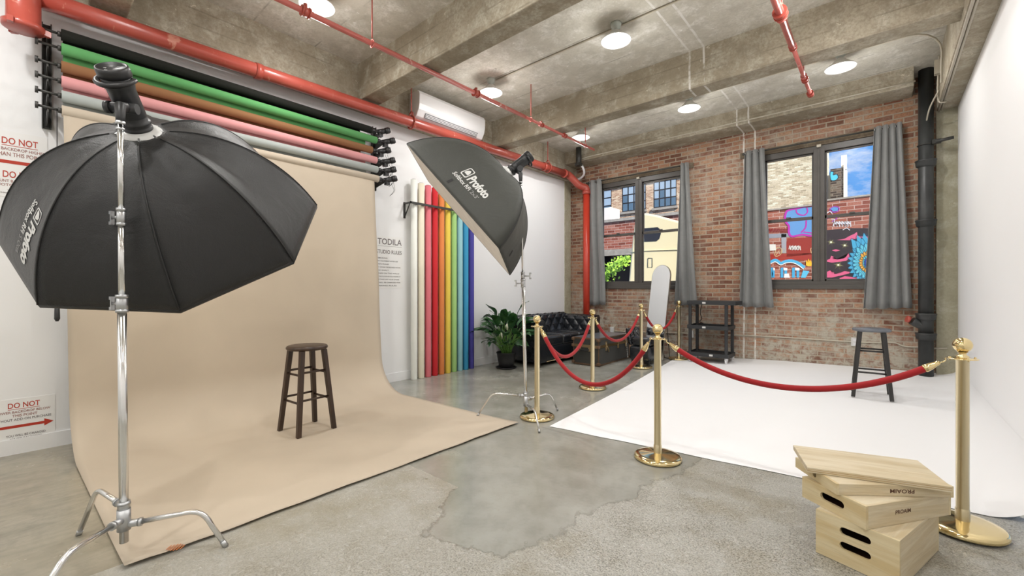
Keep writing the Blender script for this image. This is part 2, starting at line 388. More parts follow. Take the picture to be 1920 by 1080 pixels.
# window glass: clear with a faint mirror-like reflection
t = NT('window_glass'); tr = t.n('ShaderNodeBsdfTransparent'); gl = t.n('ShaderNodeBsdfGlossy'); gl.inputs['Roughness'].default_value = .22; mx = t.n('ShaderNodeMixShader'); mx.inputs[0].default_value = .012
t.l(tr.outputs[0], mx.inputs[1]); t.l(gl.outputs[0], mx.inputs[2]); t.l(mx.outputs[0], t.out.inputs[0]); M['glass'] = t.m
# leaf
t = NT('peace_lily_leaf'); v = t.co(); n = t.noise(9, 3, .6, v); t.bs(color=t.ramp(n, [(.3, (.010, .045, .014)), (.55, (.022, .085, .022)), (.8, (.05, .14, .03))]), rough=.32, spec=.6, normal=t.bump(t.noise(40, 2, .5, v), .15, .004)); M['leaf'] = t.m
t = NT('leaf_stem'); t.bs(color=(.09, .20, .035), rough=.45); M['stem'] = t.m
# floor
t = NT('polished_concrete_floor'); v = t.co(); x, y, z = t.sep(v)
n1 = t.noise(.55, 5, .55, v); n2 = t.noise(3.2, 6, .62, v, .15); n3 = t.noise(120, 5, .75, v); n4 = t.noise(13, 6, .7, v, .2); n5 = t.noise(1.6, 6, .6, v); n6 = t.noise(48, 4, .7, v, .4)
sm = t.mix(t.ramp(n1, [(.35, 0), (.65, 1)]), hx('#939084'), hx('#969792'))
sm = t.mix(t.math('MULTIPLY', t.ramp(n5, [(.40, 0), (.66, 1)]), .6), sm, hx('#acaca2'))
sm = t.mix(t.math('MULTIPLY', t.ramp(n2, [(.36, 1), (.56, 0)]), .30), sm, hx('#7f7d70'))
sm = t.mix(t.math('MULTIPLY', t.ramp(n4, [(.34, 1), (.52, 0)]), .22), sm, hx('#737168'))
# worn zone: exposed rough aggregate nearer the camera, behind a ragged border
def plane(ax, ay, c): return t.math('ADD', t.math('ADD', t.math('MULTIPLY', x, ax), t.math('MULTIPLY', y, ay)), c)
e1 = plane(.985, -.17, 1.56)      # right of the near vertical border
e2 = plane(.30, -.95, 1.80)      # nearer than the front border
e3 = t.math('SUBTRACT', plane(-.90, -.44, -.99), t.math('MULTIPLY', t.math('GREATER_THAN', y, 1.8), 9.0))     # left of the crack at the far side
e = t.math('MAXIMUM', t.math('MAXIMUM', e1, e2), e3)
e = t.math('ADD', e, t.math('MULTIPLY', t.math('SUBTRACT', n2, .5), .30)); e = t.math('ADD', e, t.math('MULTIPLY', t.math('SUBTRACT', n4, .5), .16))
mask = t.ramp(e, [(0, 0), (.025, 1)])
soft = t.ramp(x, [(0, 0), (1, 1)])
lr = t.ramp(t.math('ADD', t.math('MULTIPLY', x, .6), 1.55), [(0, .25), (1, 1)])     # aggregate is barer towards the right
rg = t.mix(t.math('MULTIPLY', t.ramp(n3, [(.40, 1), (.56, 0)]), lr), hx('#a9a69b'), hx('#4a483f'))
rg = t.mix(t.math('MULTIPLY', t.ramp(n6, [(.50, 0), (.64, 1)]), .55), rg, hx('#c9c8c3'))
rg = t.mix(t.math('MULTIPLY', t.ramp(n2, [(.40, 0), (.62, 1)]), .35), rg, hx('#b9b9b4'))
rg = t.mix(t.math('MULTIPLY', t.ramp(n5, [(.36, 1), (.52, 0)]), .40), rg, hx('#8a8064'))
rg = t.mix(t.math('MULTIPLY', t.ramp(t.noise(5.5, 6, .72, v, .5), [(.300, 1), (.335, 0)]), .9), rg, hx('#55502f'))
edge = t.ramp(t.math('ABSOLUTE', t.math('SUBTRACT', e, .010)), [(0, 1), (.016, 0)])
col = t.mix(mask, sm, rg); col = t.mix(t.math('MULTIPLY', edge, .55), col, hx('#5e5a4e'))
vl = t.co(scale=(4.2, .8, 1), rot=(0, 0, radians(-8))); lf = t.math('MULTIPLY', t.math('LESS_THAN', x, -2.6), t.math('LESS_THAN', y, .6))
vein = t.mix(t.ramp(t.noise(3.0, 7, .7, vl, .5), [(.35, 0), (.66, 1)]), hx('#858071'), hx('#9b9586')); vein = t.mix(t.math('MULTIPLY', t.ramp(n4, [(.36, 1), (.55, 0)]), .35), vein, hx('#6b675a')); vein = t.mix(t.math('MULTIPLY', t.ramp(n5, [(.4, 0), (.62, 1)]), .5), vein, hx('#a8a08c')); col = t.mix(lf, col, vein)
mask2 = t.math('MULTIPLY', mask, t.math('SUBTRACT', 1.0, lf))
ro = t.mix(mask2, t.ramp(n5, [(.3, .19), (.7, .30)]), t.ramp(n6, [(.35, .42), (.65, .24)]))
hgt = t.mix(mask2, (.5, .5, .5), t.mix(.5, n3, n6))
t.bs(color=col, rough=ro, spec=.8, normal=t.bump(hgt, .55, .004)); M['floor'] = t.m
# seamless paper colours
def mat_paper(name, c):
    t = NT(name); v = t.co(); n = t.noise(1.6, 4, .5, v, .4); n2 = t.noise(200, 2, .5, v)
    c = hx(c); t.bs(color=t.mix(t.ramp(n, [(.35, 0), (.7, 1)]), tuple(q*.93 for q in c), tuple(min(1, q*1.03) for q in c)), rough=.82, spec=.2, normal=t.bump(n2, .05, .001)); return t.m
# ================================================================== room shell
XL, YB, XR, ZC = -4.93, 7.60, .69, 3.97
YF = -3.6
m = MB(); m.grid(lambda a, b: Vector((lerp(XL-.1, XR+.1, a), lerp(YF, YB+.05, b), floor_z(lerp(XL-.1, XR+.1, a), lerp(YF, YB+.05, b)))), 56, 112); struct(m.build('floor', M['floor']))
m = MB(); m.bb(XL-.15, XR+.2, YF-.1, YB+.1, ZC, ZC+.15); struct(m.build('ceiling', M['ceil']))
m = MB(); m.bb(XL-.12, XL, YF, 7.31, -.05, 3.95); struct(m.build('wall_left', M['wall']))
m = MB(); m.bb(XL-.12, XR+.2, YF-.12, YF, -.05, ZC); struct(m.build('wall_front', M['wall']))
m = MB(); m.bb(XL, XL+.012, YF, 7.31, 0, .115); struct(m.build('baseboard_left', M['wall']))
m = MB(); m.bb(XL-.12, XL+.012, 7.31, 7.53, -.05, 3.5); struct(m.build('trim_1', M['column']))
# left edge beam, cross beams, right beam
m = MB(); m.bb(XL-.1, -4.83, YF, YB, 3.44, ZC+.02); struct(m.build('trim_2', M['beam']))
def beam(y0, y1, z0, x0, x1, n):
    m = MB()
    def face(a, b):  # slightly wavy formwork
        x = lerp(x0, x1, a); return x
    m.bb(x0, x1, y0, y1, z0, ZC+.02); o = struct(m.build(n, M['beam'], bevel=.012)); return o
beam(2.69, 2.93, 3.53, -4.84, .52, 'trim_3'); beam(5.05, 5.30, 3.54, -4.84, .52, 'trim_4')
beam(7.17, YB+.1, 3.73, -4.84, .29, 'trim_5'); beam(.35, .59, 3.53, -4.84, .52, 'trim_6'); beam(-1.95, -1.7, 3.53, -4.84, .52, 'trim_7')
m = MB(); m.bb(.50, XR+.2, YF, YB+.1, 3.46, ZC+.02); struct(m.build('trim_8', M['beam'], bevel=.012))
m = MB(); m.bb(.505, XR+.2, 7.5, YB+.12, -.05, 3.5); struct(m.build('trim_9', M['column']))
# brick wall with two openings
W1 = (-4.27, -2.65); W2 = (-1.42, .02); ZS, ZT = 1.25, 3.32
m = MB(); t0, t1 = YB, YB+.13
for x0, x1, z0, z1 in ((XL-.1, W1[0], -.1, ZC), (W1[1], W2[0], -.1, ZC), (W2[1], XR+.2, -.1, ZC), (W1[0], W1[1], -.1, ZS), (W2[0], W2[1], -.1, ZS), (W1[0], W1[1], ZT, ZC), (W2[0], W2[1], ZT, ZC)):
    m.bb(x0, x1, t0, t1, z0, z1)
struct(m.build('wall_back', M['brick']))
m = MB(); m.bb(XL-.1, XL, 7.53, YB, -.05, 3.9); m.bb(.295, .50, YB-.012, YB+.02, -.02, ZC); struct(m.build('trim_10', M['brick']))
for i, (a, b) in enumerate(((-4.54, -2.46), (-1.73, .19))):
    m = MB(); n = 24
    def fn(u, v, a=a, b=b):
        x = lerp(a, b, u); return Vector((x, YB-.022+.006*noise.noise(Vector((x*6, v*3, 0))), lerp(ZT, 3.41, v)+(.012*noise.noise(Vector((x*5, i, v*2))) if v > .5 else 0)))
    m.grid(fn, 40, 2); m.bb(a, b, YB-.02, YB+.01, ZT, 3.405); struct(m.build('trim_%d' % (11+i), M['lintel']))
# white right wall and its curved studio floor
def cyc_prof():
    P = []; r = .25; x0 = XR-r
    for i in range(13): a = pi/2*i/12; P.append((x0+r*sin(a), r-r*cos(a)))
    return P
CP = cyc_prof()
m = MB()
# floor sheet: quad with slanted front and left edges
def cyc_floor(u, v):
    yb = YB-.012
    xl_f, yl_f = -2.27, 3.122; xr_f, yr_f = XR-.25, 3.47; xl_b = -2.68
    x = lerp(lerp(xl_f, xr_f, u), lerp(xl_b, xr_f, u), v); y = lerp(lerp(yl_f, yr_f, u)+.012*noise.noise(Vector((u*9, 0, 0)))+.004*noise.noise(Vector((u*60, 0, 0))), yb, v)
    return Vector((x, y, floor_z(x, y)+.004))
m.grid(cyc_floor, 44, 50)
def cove(u, v):
    k = u*12; i = min(int(k), 11); f = k-i; x = lerp(CP[i][0], CP[i+1][0], f); z = lerp(CP[i][1], CP[i+1][1], f)
    y = lerp(3.47+(x-.44)*.30, YB-.012, v); b = floor_z(x, y)
    return Vector((x, y, z*(1-b/.25)+.004+b))
m.grid(cove, 12, 30)
struct(tag(m.build('studio_cyclorama', M['cyc']), 'white painted studio floor sheet curving up into the right wall', 'cyclorama'))
m = MB(); m.bb(XR+.001, XR+.2, 3.4, 7.5, .24, 3.46); m.bb(XR+.001, XR+.2, YF, 3.4, -.05, 3.46); struct(m.build('wall_right', M['cyc']))
# ------------------------------------------------------------------ windows
def window(n, x0, x1, mull):
    r = struct(thing('window_%d' % n, None, None, ((x0+x1)/2, YB, ZS)))
    y0, y1 = YB+.0, YB+.07; m = MB()
    m.bb(x0, x1, y0, y1, ZT-.09, ZT); m.bb(x0, x1, y0-.012, y1, ZS, ZS+.10); m.bb(x0, x0+.035, y0, y1, ZS+.1, ZT-.09); m.bb(x1-.035, x1, y0, y1, ZS+.1, ZT-.09)
    m.bb(x0, x1, y0-.03, y0+.005, ZS-.015, ZS+.045)
    m.build('window_frame', M['bronze'], r, bevel=.004)
    m = MB(); m.bb(mull-.068, mull+.068, y0-.008, y1, ZS+.1, ZT-.05); m.bb(mull-.012, mull+.012, y0-.02, y0, ZS+.1, ZT-.06); m.build('mullion', M['bronze'], r, bevel=.004)
    for a, b in ((x0+.035, mull-.068), (mull+.068, x1-.035)):
        m = MB(); w = .022
        for z0, z1, yy in ((ZS+.1, 2.30, .012), (2.26, ZT-.09, .035)):
            m.bb(a, b, y0+yy, y0+yy+.028, z0, z0+(.045 if z0 > 2 else .03)); m.bb(a, b, y0+yy, y0+yy+.028, z1-(.045 if z0 < 2 else .025), z1)
            m.bb(a, a+w, y0+yy, y0+yy+.028, z0, z1); m.bb(b-w, b, y0+yy, y0+yy+.028, z0, z1)
        s = m.build('sash', M['bronze'], r, bevel=.003)
        g = MB(); g.bb(a+.01, b-.01, y0+.024, y0+.028, ZS+.11, 2.28); g.bb(a+.01, b-.01, y0+.047, y0+.051, 2.28, ZT-.1); g.build('pane', M['glass'], r)
        g = MB(); c = (a+b)/2; g.box((c, y0+.005, 2.305), (.06, .025, .02)); g.build('latch', M['bronze'], r)
    g = MB(); g.box((mull, y0-.02, ZT-.012), (.05, .03, .035)); g.build('rod_bracket', M['conduit'], r)
window(1, W1[0], W1[1], -3.46); window(2, W2[0], W2[1], -.70)
# ------------------------------------------------------------------ curtains and rods
def rod(x0, x1, n, lab):
    m = MB(); m.cyl((x0, YB-.10, 3.365), (x1, YB-.10, 3.365), .011, seg=12)
    r = tag(m.build('curtain_rod', M['blackmet']), lab, 'curtain rod', 'curtain rods')
    for x in (x0, x1):
        f = MB(); f.cyl((x-.02, YB-.10, 3.365), (x+.02, YB-.10, 3.365), .02, seg=12); f.build('finial', M['blackmet'], r)
    for x in (x0+.09, x1-.09):
        f = MB(); f.bb(x-.008, x+.008, YB-.11, YB, 3.36, 3.375); f.bb(x-.012, x+.012, YB-.006, YB, 3.32, 3.41); f.build('bracket', M['blackmet'], r)
rod(-4.5, -2.56, 1, 'black curtain rod above the left brick wall window'); rod(-1.66, .17, 2, 'black curtain rod above the right brick wall window')
def curtain(xt0, xt1, xb0, xb1, zb0, zb1, nf, lab, seed, flare=0):
    m = MB(); yc = YB-.10; zt = 3.40
    def fn(u, v):
        w = 1-v                      # v: 0 top, 1 bottom
        e = v**1.15
        x = lerp(lerp(xt0, xt1, u), lerp(xb0, xb1, u), e)
        ph = u*nf*2*pi; amp = lerp(.032, .045, v)
        y = yc-.012+amp*sin(ph+.5*sin(3*v+seed))+.012*noise.noise(Vector((u*3, v*2.2, seed)))*v*3
        x += .010*cos(ph)*(1-v*.2)+.012*v*sin(seed+u*5)
        z = lerp(zt, lerp(zb0, zb1, u)+.006*sin(ph), v)
        if zt-z < .03: pass
        return Vector((x, y, z))
    m.grid(fn, nf*20, 26)
    o = tag(m.build('curtain', M['curtain'], solid=.004), lab, 'curtain', 'grey curtains at the brick wall windows')
    for k in range(nf*2):
        u = (k+.5)/(nf*2); p = fn(u, .02); g = MB(); g.lathe([(.026, -.003), (.030, 0), (.026, .003), (.020, 0), (.026, -.003)], (p.x, yc, 3.365), Matrix.Rotation(pi/2, 3, 'Y'), 12); g.build('grommet', M['chrome'], o)
    return o
cx = lambda u: ony(u, 500, YB-.1).x
def cz(u, v): return ony(u, v, YB-.1).z
curtain(cx(1103.5), cx(1127), cx(1103.5), cx(1137), cz(1103, 572), cz(1137, 571), 2, 'narrow grey curtain beside the red standpipe, left side of left window', 1)
curtain(cx(1275), cx(1290), cx(1264), cx(1307), cz(1264, 571), cz(1307, 573), 2, 'grey curtain on the right of the left window, behind the shelf cart corner', 2)
curtain(cx(1395), cx(1432), cx(1386), cx(1448), cz(1386, 575), cz(1448, 576), 3, 'grey curtain on the left of the right-hand window', 3)
curtain(cx(1637), cx(1689), cx(1619), cx(1708), cz(1619, 579), cz(1708, 577), 4, 'widest grey curtain, beside the black drain pipe', 4)
# ================================================================== ceiling lamps
def make_lamp(x, y, lab):
    t = thing('ceiling_lamp', lab, 'ceiling lamp', (x, y, ZC), 0, 'white dome lamps on the concrete ceiling')
    m = MB(); m.lathe([(0, 0), (.055, 0), (.055, -.018), (.045, -.05), (.030, -.055), (.028, -.075), (0, -.075)], seg=20); m.build('canopy', M['lampbase'], t, world=False)
    m = MB(); m.lathe([(.025, -.07), (.045, -.085), (.085, -.125), (.145, -.172), (.152, -.18), (.150, -.185), (.142, -.178), (.083, -.132), (.04, -.092), (.02, -.085)], seg=32); m.build('shade', M['shade'], t, world=False)
    m = MB(); m.sphere((0, 0, -.135), .042, 16, (1, 1, 1.1)); m.build('bulb', M['bulb'], t, world=False)
    return t
LX = (-3.85, -2.07, -.37); LY = (1.75, 4.01, 6.20)
def lampdesc(i, j):
    d = {(0, 0): 'white dome ceiling lamp at the top edge, above the red sprinkler pipe', (0, 1): 'white dome ceiling lamp nearest the wall air conditioner', (0, 2): 'white dome ceiling lamp in the far left corner bay above the black pipe stub',
         (1, 1): 'white dome ceiling lamp alone in the middle bay, top centre of the photo', (1, 2): 'white dome ceiling lamp in the last bay between two others', (2, 2): 'white dome ceiling lamp nearest the black drain pipe'}
    return d.get((i, j))
first = None
for i, x in enumerate(LX):
    for j, y in enumerate(LY):
        lab = lampdesc(i, j)
        if lab:
            if first is None: first = make_lamp(x, y, lab)
            else: dup(first, (x, y, ZC), label=lab)
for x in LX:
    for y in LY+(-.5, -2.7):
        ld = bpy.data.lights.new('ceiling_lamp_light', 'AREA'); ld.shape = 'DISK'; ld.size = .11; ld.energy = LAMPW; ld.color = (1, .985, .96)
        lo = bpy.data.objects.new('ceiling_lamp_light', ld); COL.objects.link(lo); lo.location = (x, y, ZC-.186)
        ld = bpy.data.lights.new('ceiling_fill_light', 'POINT'); ld.energy = LAMPW*.60; ld.color = (1, .985, .96); ld.shadow_soft_size = .12  # added unseen fill point below each shade, brightens the ceiling
        lo = bpy.data.objects.new('ceiling_fill_light', ld); COL.objects.link(lo); lo.location = (x, y, ZC-.44)
# ================================================================== pipes and conduits
m = MB(); PZ = 3.42
mp_ = [(-4.70, -.02, 3.385), (-4.70, 2, 3.42), (-4.70, 4.5, 3.455), (-4.70, 7.02, 3.49)]
r = tag(m.tube(mp_, .068, 24).build('sprinkler_main_pipe', M['red']), 'thick red sprinkler main pipe running along the top of the white wall', 'pipe')
m = MB(); P = smooth_path([(-4.70, 7.0, 3.49), (-4.70, 7.10, 3.49), (-4.66, 7.20, 3.42), (-4.60, 7.30, 3.32), (-4.55, 7.38, 3.28), (-4.50, 7.44, 3.25), (-4.495, 7.45, 3.15)], 5)
m.tube(P, .071, 20); m.cyl((-4.70, 6.93, 3.489), (-4.70, 7.0, 3.49), .082); m.cyl((-4.495, 7.45, 3.13), (-4.495, 7.45, 3.20), .082); m.build('elbow', M['red'], r)
m = MB(); m.cyl((-4.495, 7.45, floor_z(-4.5, 7.45)), (-4.495, 7.45, 3.15), .066, seg=24); m.build('riser', M['redbright'], r)
for y in (1.55, 6.30):
    m = MB(); z = lerp(3.385, 3.49, y/7); m.cyl((-4.70, y-.03, z), (-4.70, y+.03, z), .078); m.build('coupling', M['red'], r)
m = MB(); m.lathe([(0, 3.10), (.095, 3.10), (.108, 3.108), (.110, 3.14), (.088, 3.15), (.086, 3.30), (.088, 3.62), (0, 3.62)], (-4.66, .012, 0), seg=32)
for k in range(3): m.box((-4.66+.11*cos(k*2.1-.6), -.0+.012+.11*sin(k*2.1-.6), 3.12), (.04, .03, .04), k*2.1)
m.build('valve_body', M['red'], r)
for y in (3.38, 6.42):
    z = lerp(3.385, 3.49, y/7); m = MB(); m.cyl((-4.70, y, z+.10), (-4.70, y, ZC), .0085, seg=8); o = tag(m.build('pipe_hanger', M['red2']), 'red hanger rod and clevis on the main pipe by the air conditioner' if y < 4 else 'red hanger rod and clevis on the main pipe near the far corner', 'pipe hanger', 'hangers on the red main pipe')
    m = MB(); m.tube([(-4.70+.080*cos(a), y, z+.085*sin(a)+.0) for a in [2*pi*i/20 for i in range(21)]], .010, 8); m.tube([(-4.73, y+.0, z+.07), (-4.735, y, z+.12), (-4.70, y, z+.15), (-4.665, y, z+.12), (-4.67, y, z+.07)], .008, 8); m.build('clevis', M['red'], o)
# sprinkler branch over the paper sweep
def branch(x, y0, y1, y2, z, r0, r1, hang, lab, mat, coup):
    m = MB(); m.tube([(x, y0, z), (x, y1, z)], r0, 16); m.tube([(x, y1, z), (x, y2, z)], r1, 16); o = tag(m.build('sprinkler_branch_pipe', M[mat]), lab, 'pipe', 'sprinkler branch pipes')
    for y in coup:
        q = r0 if y < y1 else r1
        m = MB(); m.cyl((x, y-.028, z), (x, y+.028, z), q*1.55, seg=14); m.cyl((x, y-.034, z), (x, y-.022, z), q*1.8, seg=14); m.cyl((x, y+.022, z), (x, y+.034, z), q*1.8, seg=14); m.cyl((x, y, z), (x+.0, y, z+q*2.6), q*.7, seg=10); m.build('coupling', M['red'], o)
    for k, y in enumerate(hang):
        q = r0 if y < y1 else r1
        h = MB(); h.cyl((x, y, z+q+.03), (x, y, ZC), .0065, seg=8); h.tube([(x+(q+.006)*cos(a), y, z+(q+.012)*sin(a)) for a in [2*pi*i/16 for i in range(17)]], .006, 6); h.build('hanger', M['red2'], o)
    return o
branch(-3.55, -3.0, 4.35, 6.12, 3.50, .024, .018, (2.12, 4.47, 5.85), 'long red sprinkler branch pipe crossing the ceiling from the top left', 'red2', (1.52, 3.45, 4.70, 5.27))
branch(-.635, -3.0, 4.72, 6.03, 3.50, .030, .019, (4.15, 5.45), 'short shiny salmon sprinkler pipe end at the top right', 'red2', (4.08, 4.72, 5.55, 6.0))
# lamp conduits on the ceiling
for y, lab in ((4.06, 'thin grey conduit along the middle ceiling bay'), (6.25, 'thin grey conduit along the last ceiling bay bending onto the right beam')):
    m = MB(); P = [(-3.8, y, ZC-.014), (.30, y, ZC-.014)]
    if y > 5: P = [(-3.8, y, ZC-.014), (.2, y, ZC-.014)]+[(.2+.28*sin(a), y-.0+.28*(1-cos(a)), ZC-.014-.16*(1-cos(a))) for a in (.3, .6, .9, 1.2, 1.5)]+[(.483, 6.6, 3.72), (.483, 6.62, 3.5)]
    else: P = [(-3.8, y, ZC-.014), (.49, y, ZC-.014)]
    tag(m.tube(P, .010, 8).build('ceiling_conduit', M['conduit']), lab, 'conduit', 'electrical conduits')
m = MB(); m.tube([(.52, -3.4, 3.445), (.52, 7.45, 3.445)], .012, 8); m.tube([(.545, -3.4, 3.445), (.545, 7.45, 3.445)], .010, 8)
tag(m.build('beam_conduit', M['conduit']), 'pair of pale conduits along the bottom edge of the right beam', 'conduit')
m = MB(); m.tube(smooth_path([(-4.42, 7.145, 3.76), (-4.2, 7.15, 3.775), (-3.9, 7.155, 3.775), (-2, 7.155, 3.775), (.30, 7.155, 3.775)], 6), .010, 8); tag(m.build('soffit_conduit', M['conduit']), 'thin pale conduit low on the beam over the brick wall', 'conduit', 'electrical conduits')
# wall conduit with outlets
m = MB(); P = smooth_path([ony(1150, 621, YB-.012), ony(1400, 629, YB-.012), ony(1600, 641, YB-.012), ony(1672, 642, YB-.012), ony(1700, 650, YB-.012), ony(1782, 652, YB-.03)], 6); P = [Vector((min(p.x, .60), p.y if p.x < .49 else 7.488, p.z)) for p in P]
tag(m.tube(P, .009, 8).build('wall_conduit', M['conduit']), 'thin grey conduit running low across the brick wall', 'conduit', 'electrical conduits')
for (u, v, lab) in ((1148, 619, 'grey wall outlet low on the brick behind the trunk'), (1296, 626, 'grey wall outlet behind the left post of the shelf cart'), (1603, 641, 'grey wall outlet low on the brick behind the far stool')):
    p = ony(u, v, YB-.02); m = MB(); m.box((p.x, YB-.022, p.z), (.085, .044, .12)); o = tag(m.build('wall_outlet', M['outlet'], bevel=.006), lab, 'outlet', 'outlets on the brick wall')
    [MB().box((p.x, YB-.046, p.z+e), (.034, .004, .03)).build('socket_face', M['caster'], o) for e in (.025, -.025)]
# black cast iron drain
X0, Y0 = .405, 7.40; zf = floor_z(X0, Y0)
m = MB(); m.cyl((X0, Y0, zf), (X0, Y0, ZC), .072, seg=28); o = tag(m.build('drain_pipe', M['blackiron']), 'thick black cast iron drain pipe standing floor to ceiling in the right corner', 'pipe')
for v in (307, 419, 594, 631):
    z = ony(1735, v, Y0).z; m = MB(); m.lathe([(.072, -.045), (.088, -.035), (.096, -.01), (.096, .02), (.102, .028), (.102, .042), (.072, .046)], (X0, Y0, z), seg=28); m.build('bell_joint', M['blackiron'], o)
z = ony(1735, 608, Y0).z; m = MB(); m.tube(smooth_path([(X0, Y0, z-.04), (X0-.07, Y0-.02, z), (X0-.13, Y0-.04, z+.04)], 4), .05, 14); m.build('side_branch', M['blackiron'], o)
m = MB(); p = Vector((X0-.15, Y0-.05, z+.055)); m.cyl(p, p+Vector((-.03, -.01, .01)), .042, seg=14); m.build('cleanout_cap', M['red'], o)
z = ony(1760, 263, 7.3).z; m = MB(); m.tube([(X0+.078*cos(a), Y0+.078*sin(a), z-.01) for a in [2*pi*i/20 for i in range(21)]], .007, 6); m.box((X0+.09, Y0-.06, z), (.08, .05, .05)); m.cyl((X0+.08, Y0-.08, z-.005), (X0+.235, Y0-.09, z+.01), .02, seg=12)
tag(m.build('pipe_clamp', M['blackmet']), 'small black clamp with a stub arm strapped to the black drain pipe', 'clamp')
m = MB(); m.cyl((-4.45, 7.09, 3.62), (-4.45, 7.09, ZC), .052, seg=18); m.box((-4.45, 7.09, 3.64), (.11, .10, .05)); tag(m.build('pipe_stub', M['blackmet']), 'short black pipe stub hanging from the slab in the far left corner', 'pipe')
m = MB(); m.tube(smooth_path([(-4.42, 7.12, 3.66), (-4.41, 7.20, 3.57), (-4.46, 7.30, 3.50), (-4.58, 7.36, 3.45), (-4.70, 7.38, 3.44)], 6), .022, 10); tag(m.build('white_hose', M['caster']), 'short curved white hose by the red pipe elbow', 'hose')
m = MB(); m.tube(smooth_path([(.49, 6.95, 3.93), (.49, 7.0, 3.8), (.485, 7.05, 3.6), (.50, 7.1, 3.45), (.56, 7.1, 3.43)], 5), .010, 8); m.box((.475, 6.95, 3.80), (.05, .07, .16)); m.tube(smooth_path([(.49, 7.0, 3.55), (.42, 7.2, 3.40), (.40, 7.5, 3.22), (.38, 7.57, 3.15)], 5), .008, 6)
tag(m.build('junction_box', M['conduit']), 'small pale junction box with bent conduits at the right beam end', 'junction box')
# air conditioner
t = thing('air_conditioner', 'white split air conditioner high on the left wall above the red pipe', 'air conditioner', (-4.83, 4.05, 3.52))
prof = [(0, 0), (.10, -.005), (.155, .02), (.205, .10), (.222, .17), (.225, .30), (.20, .345), (.10, .352), (0, .352)]
def acx(y0, y1, pr_): m = MB(); m.prism([(-4.828+a, y0, 3.52+b) for a, b in pr_], (0, y1-y0, 0)); return m
acx(3.44, 4.67, prof).build('body', M['ac'], t, bevel=.008)
m = MB(); m.prism([(-4.828+a, 3.56, 3.52+b) for a, b in ((.158, .018), (.196, .078), (.199, .076), (.161, .016))], (0, .98, 0)); m.build('vent_slot', M['acdark'], t)
for k in range(3):
    f = .25+.25*k; a = .161+.038*f; b = .018+.058*f; m = MB(); m.prism([(-4.828+a, 3.565, 3.52+b), (-4.828+a+.008, 3.565, 3.52+b-.008), (-4.828+a+.010, 3.565, 3.52+b-.003), (-4.828+a+.002, 3.565, 3.52+b+.004)], (0, .97, 0)); m.build('louver', M['ac'], t)
m = MB(); m.tube(smooth_path([(-4.80, 4.70, 3.66), (-4.78, 4.78, 3.62), (-4.80, 4.86, 3.50)], 5), .006, 6); m.tube([(-4.81, 4.695, 3.7), (-4.81, 4.70, 3.45)], .008, 6); m.build('cable', M['conduit'], t)
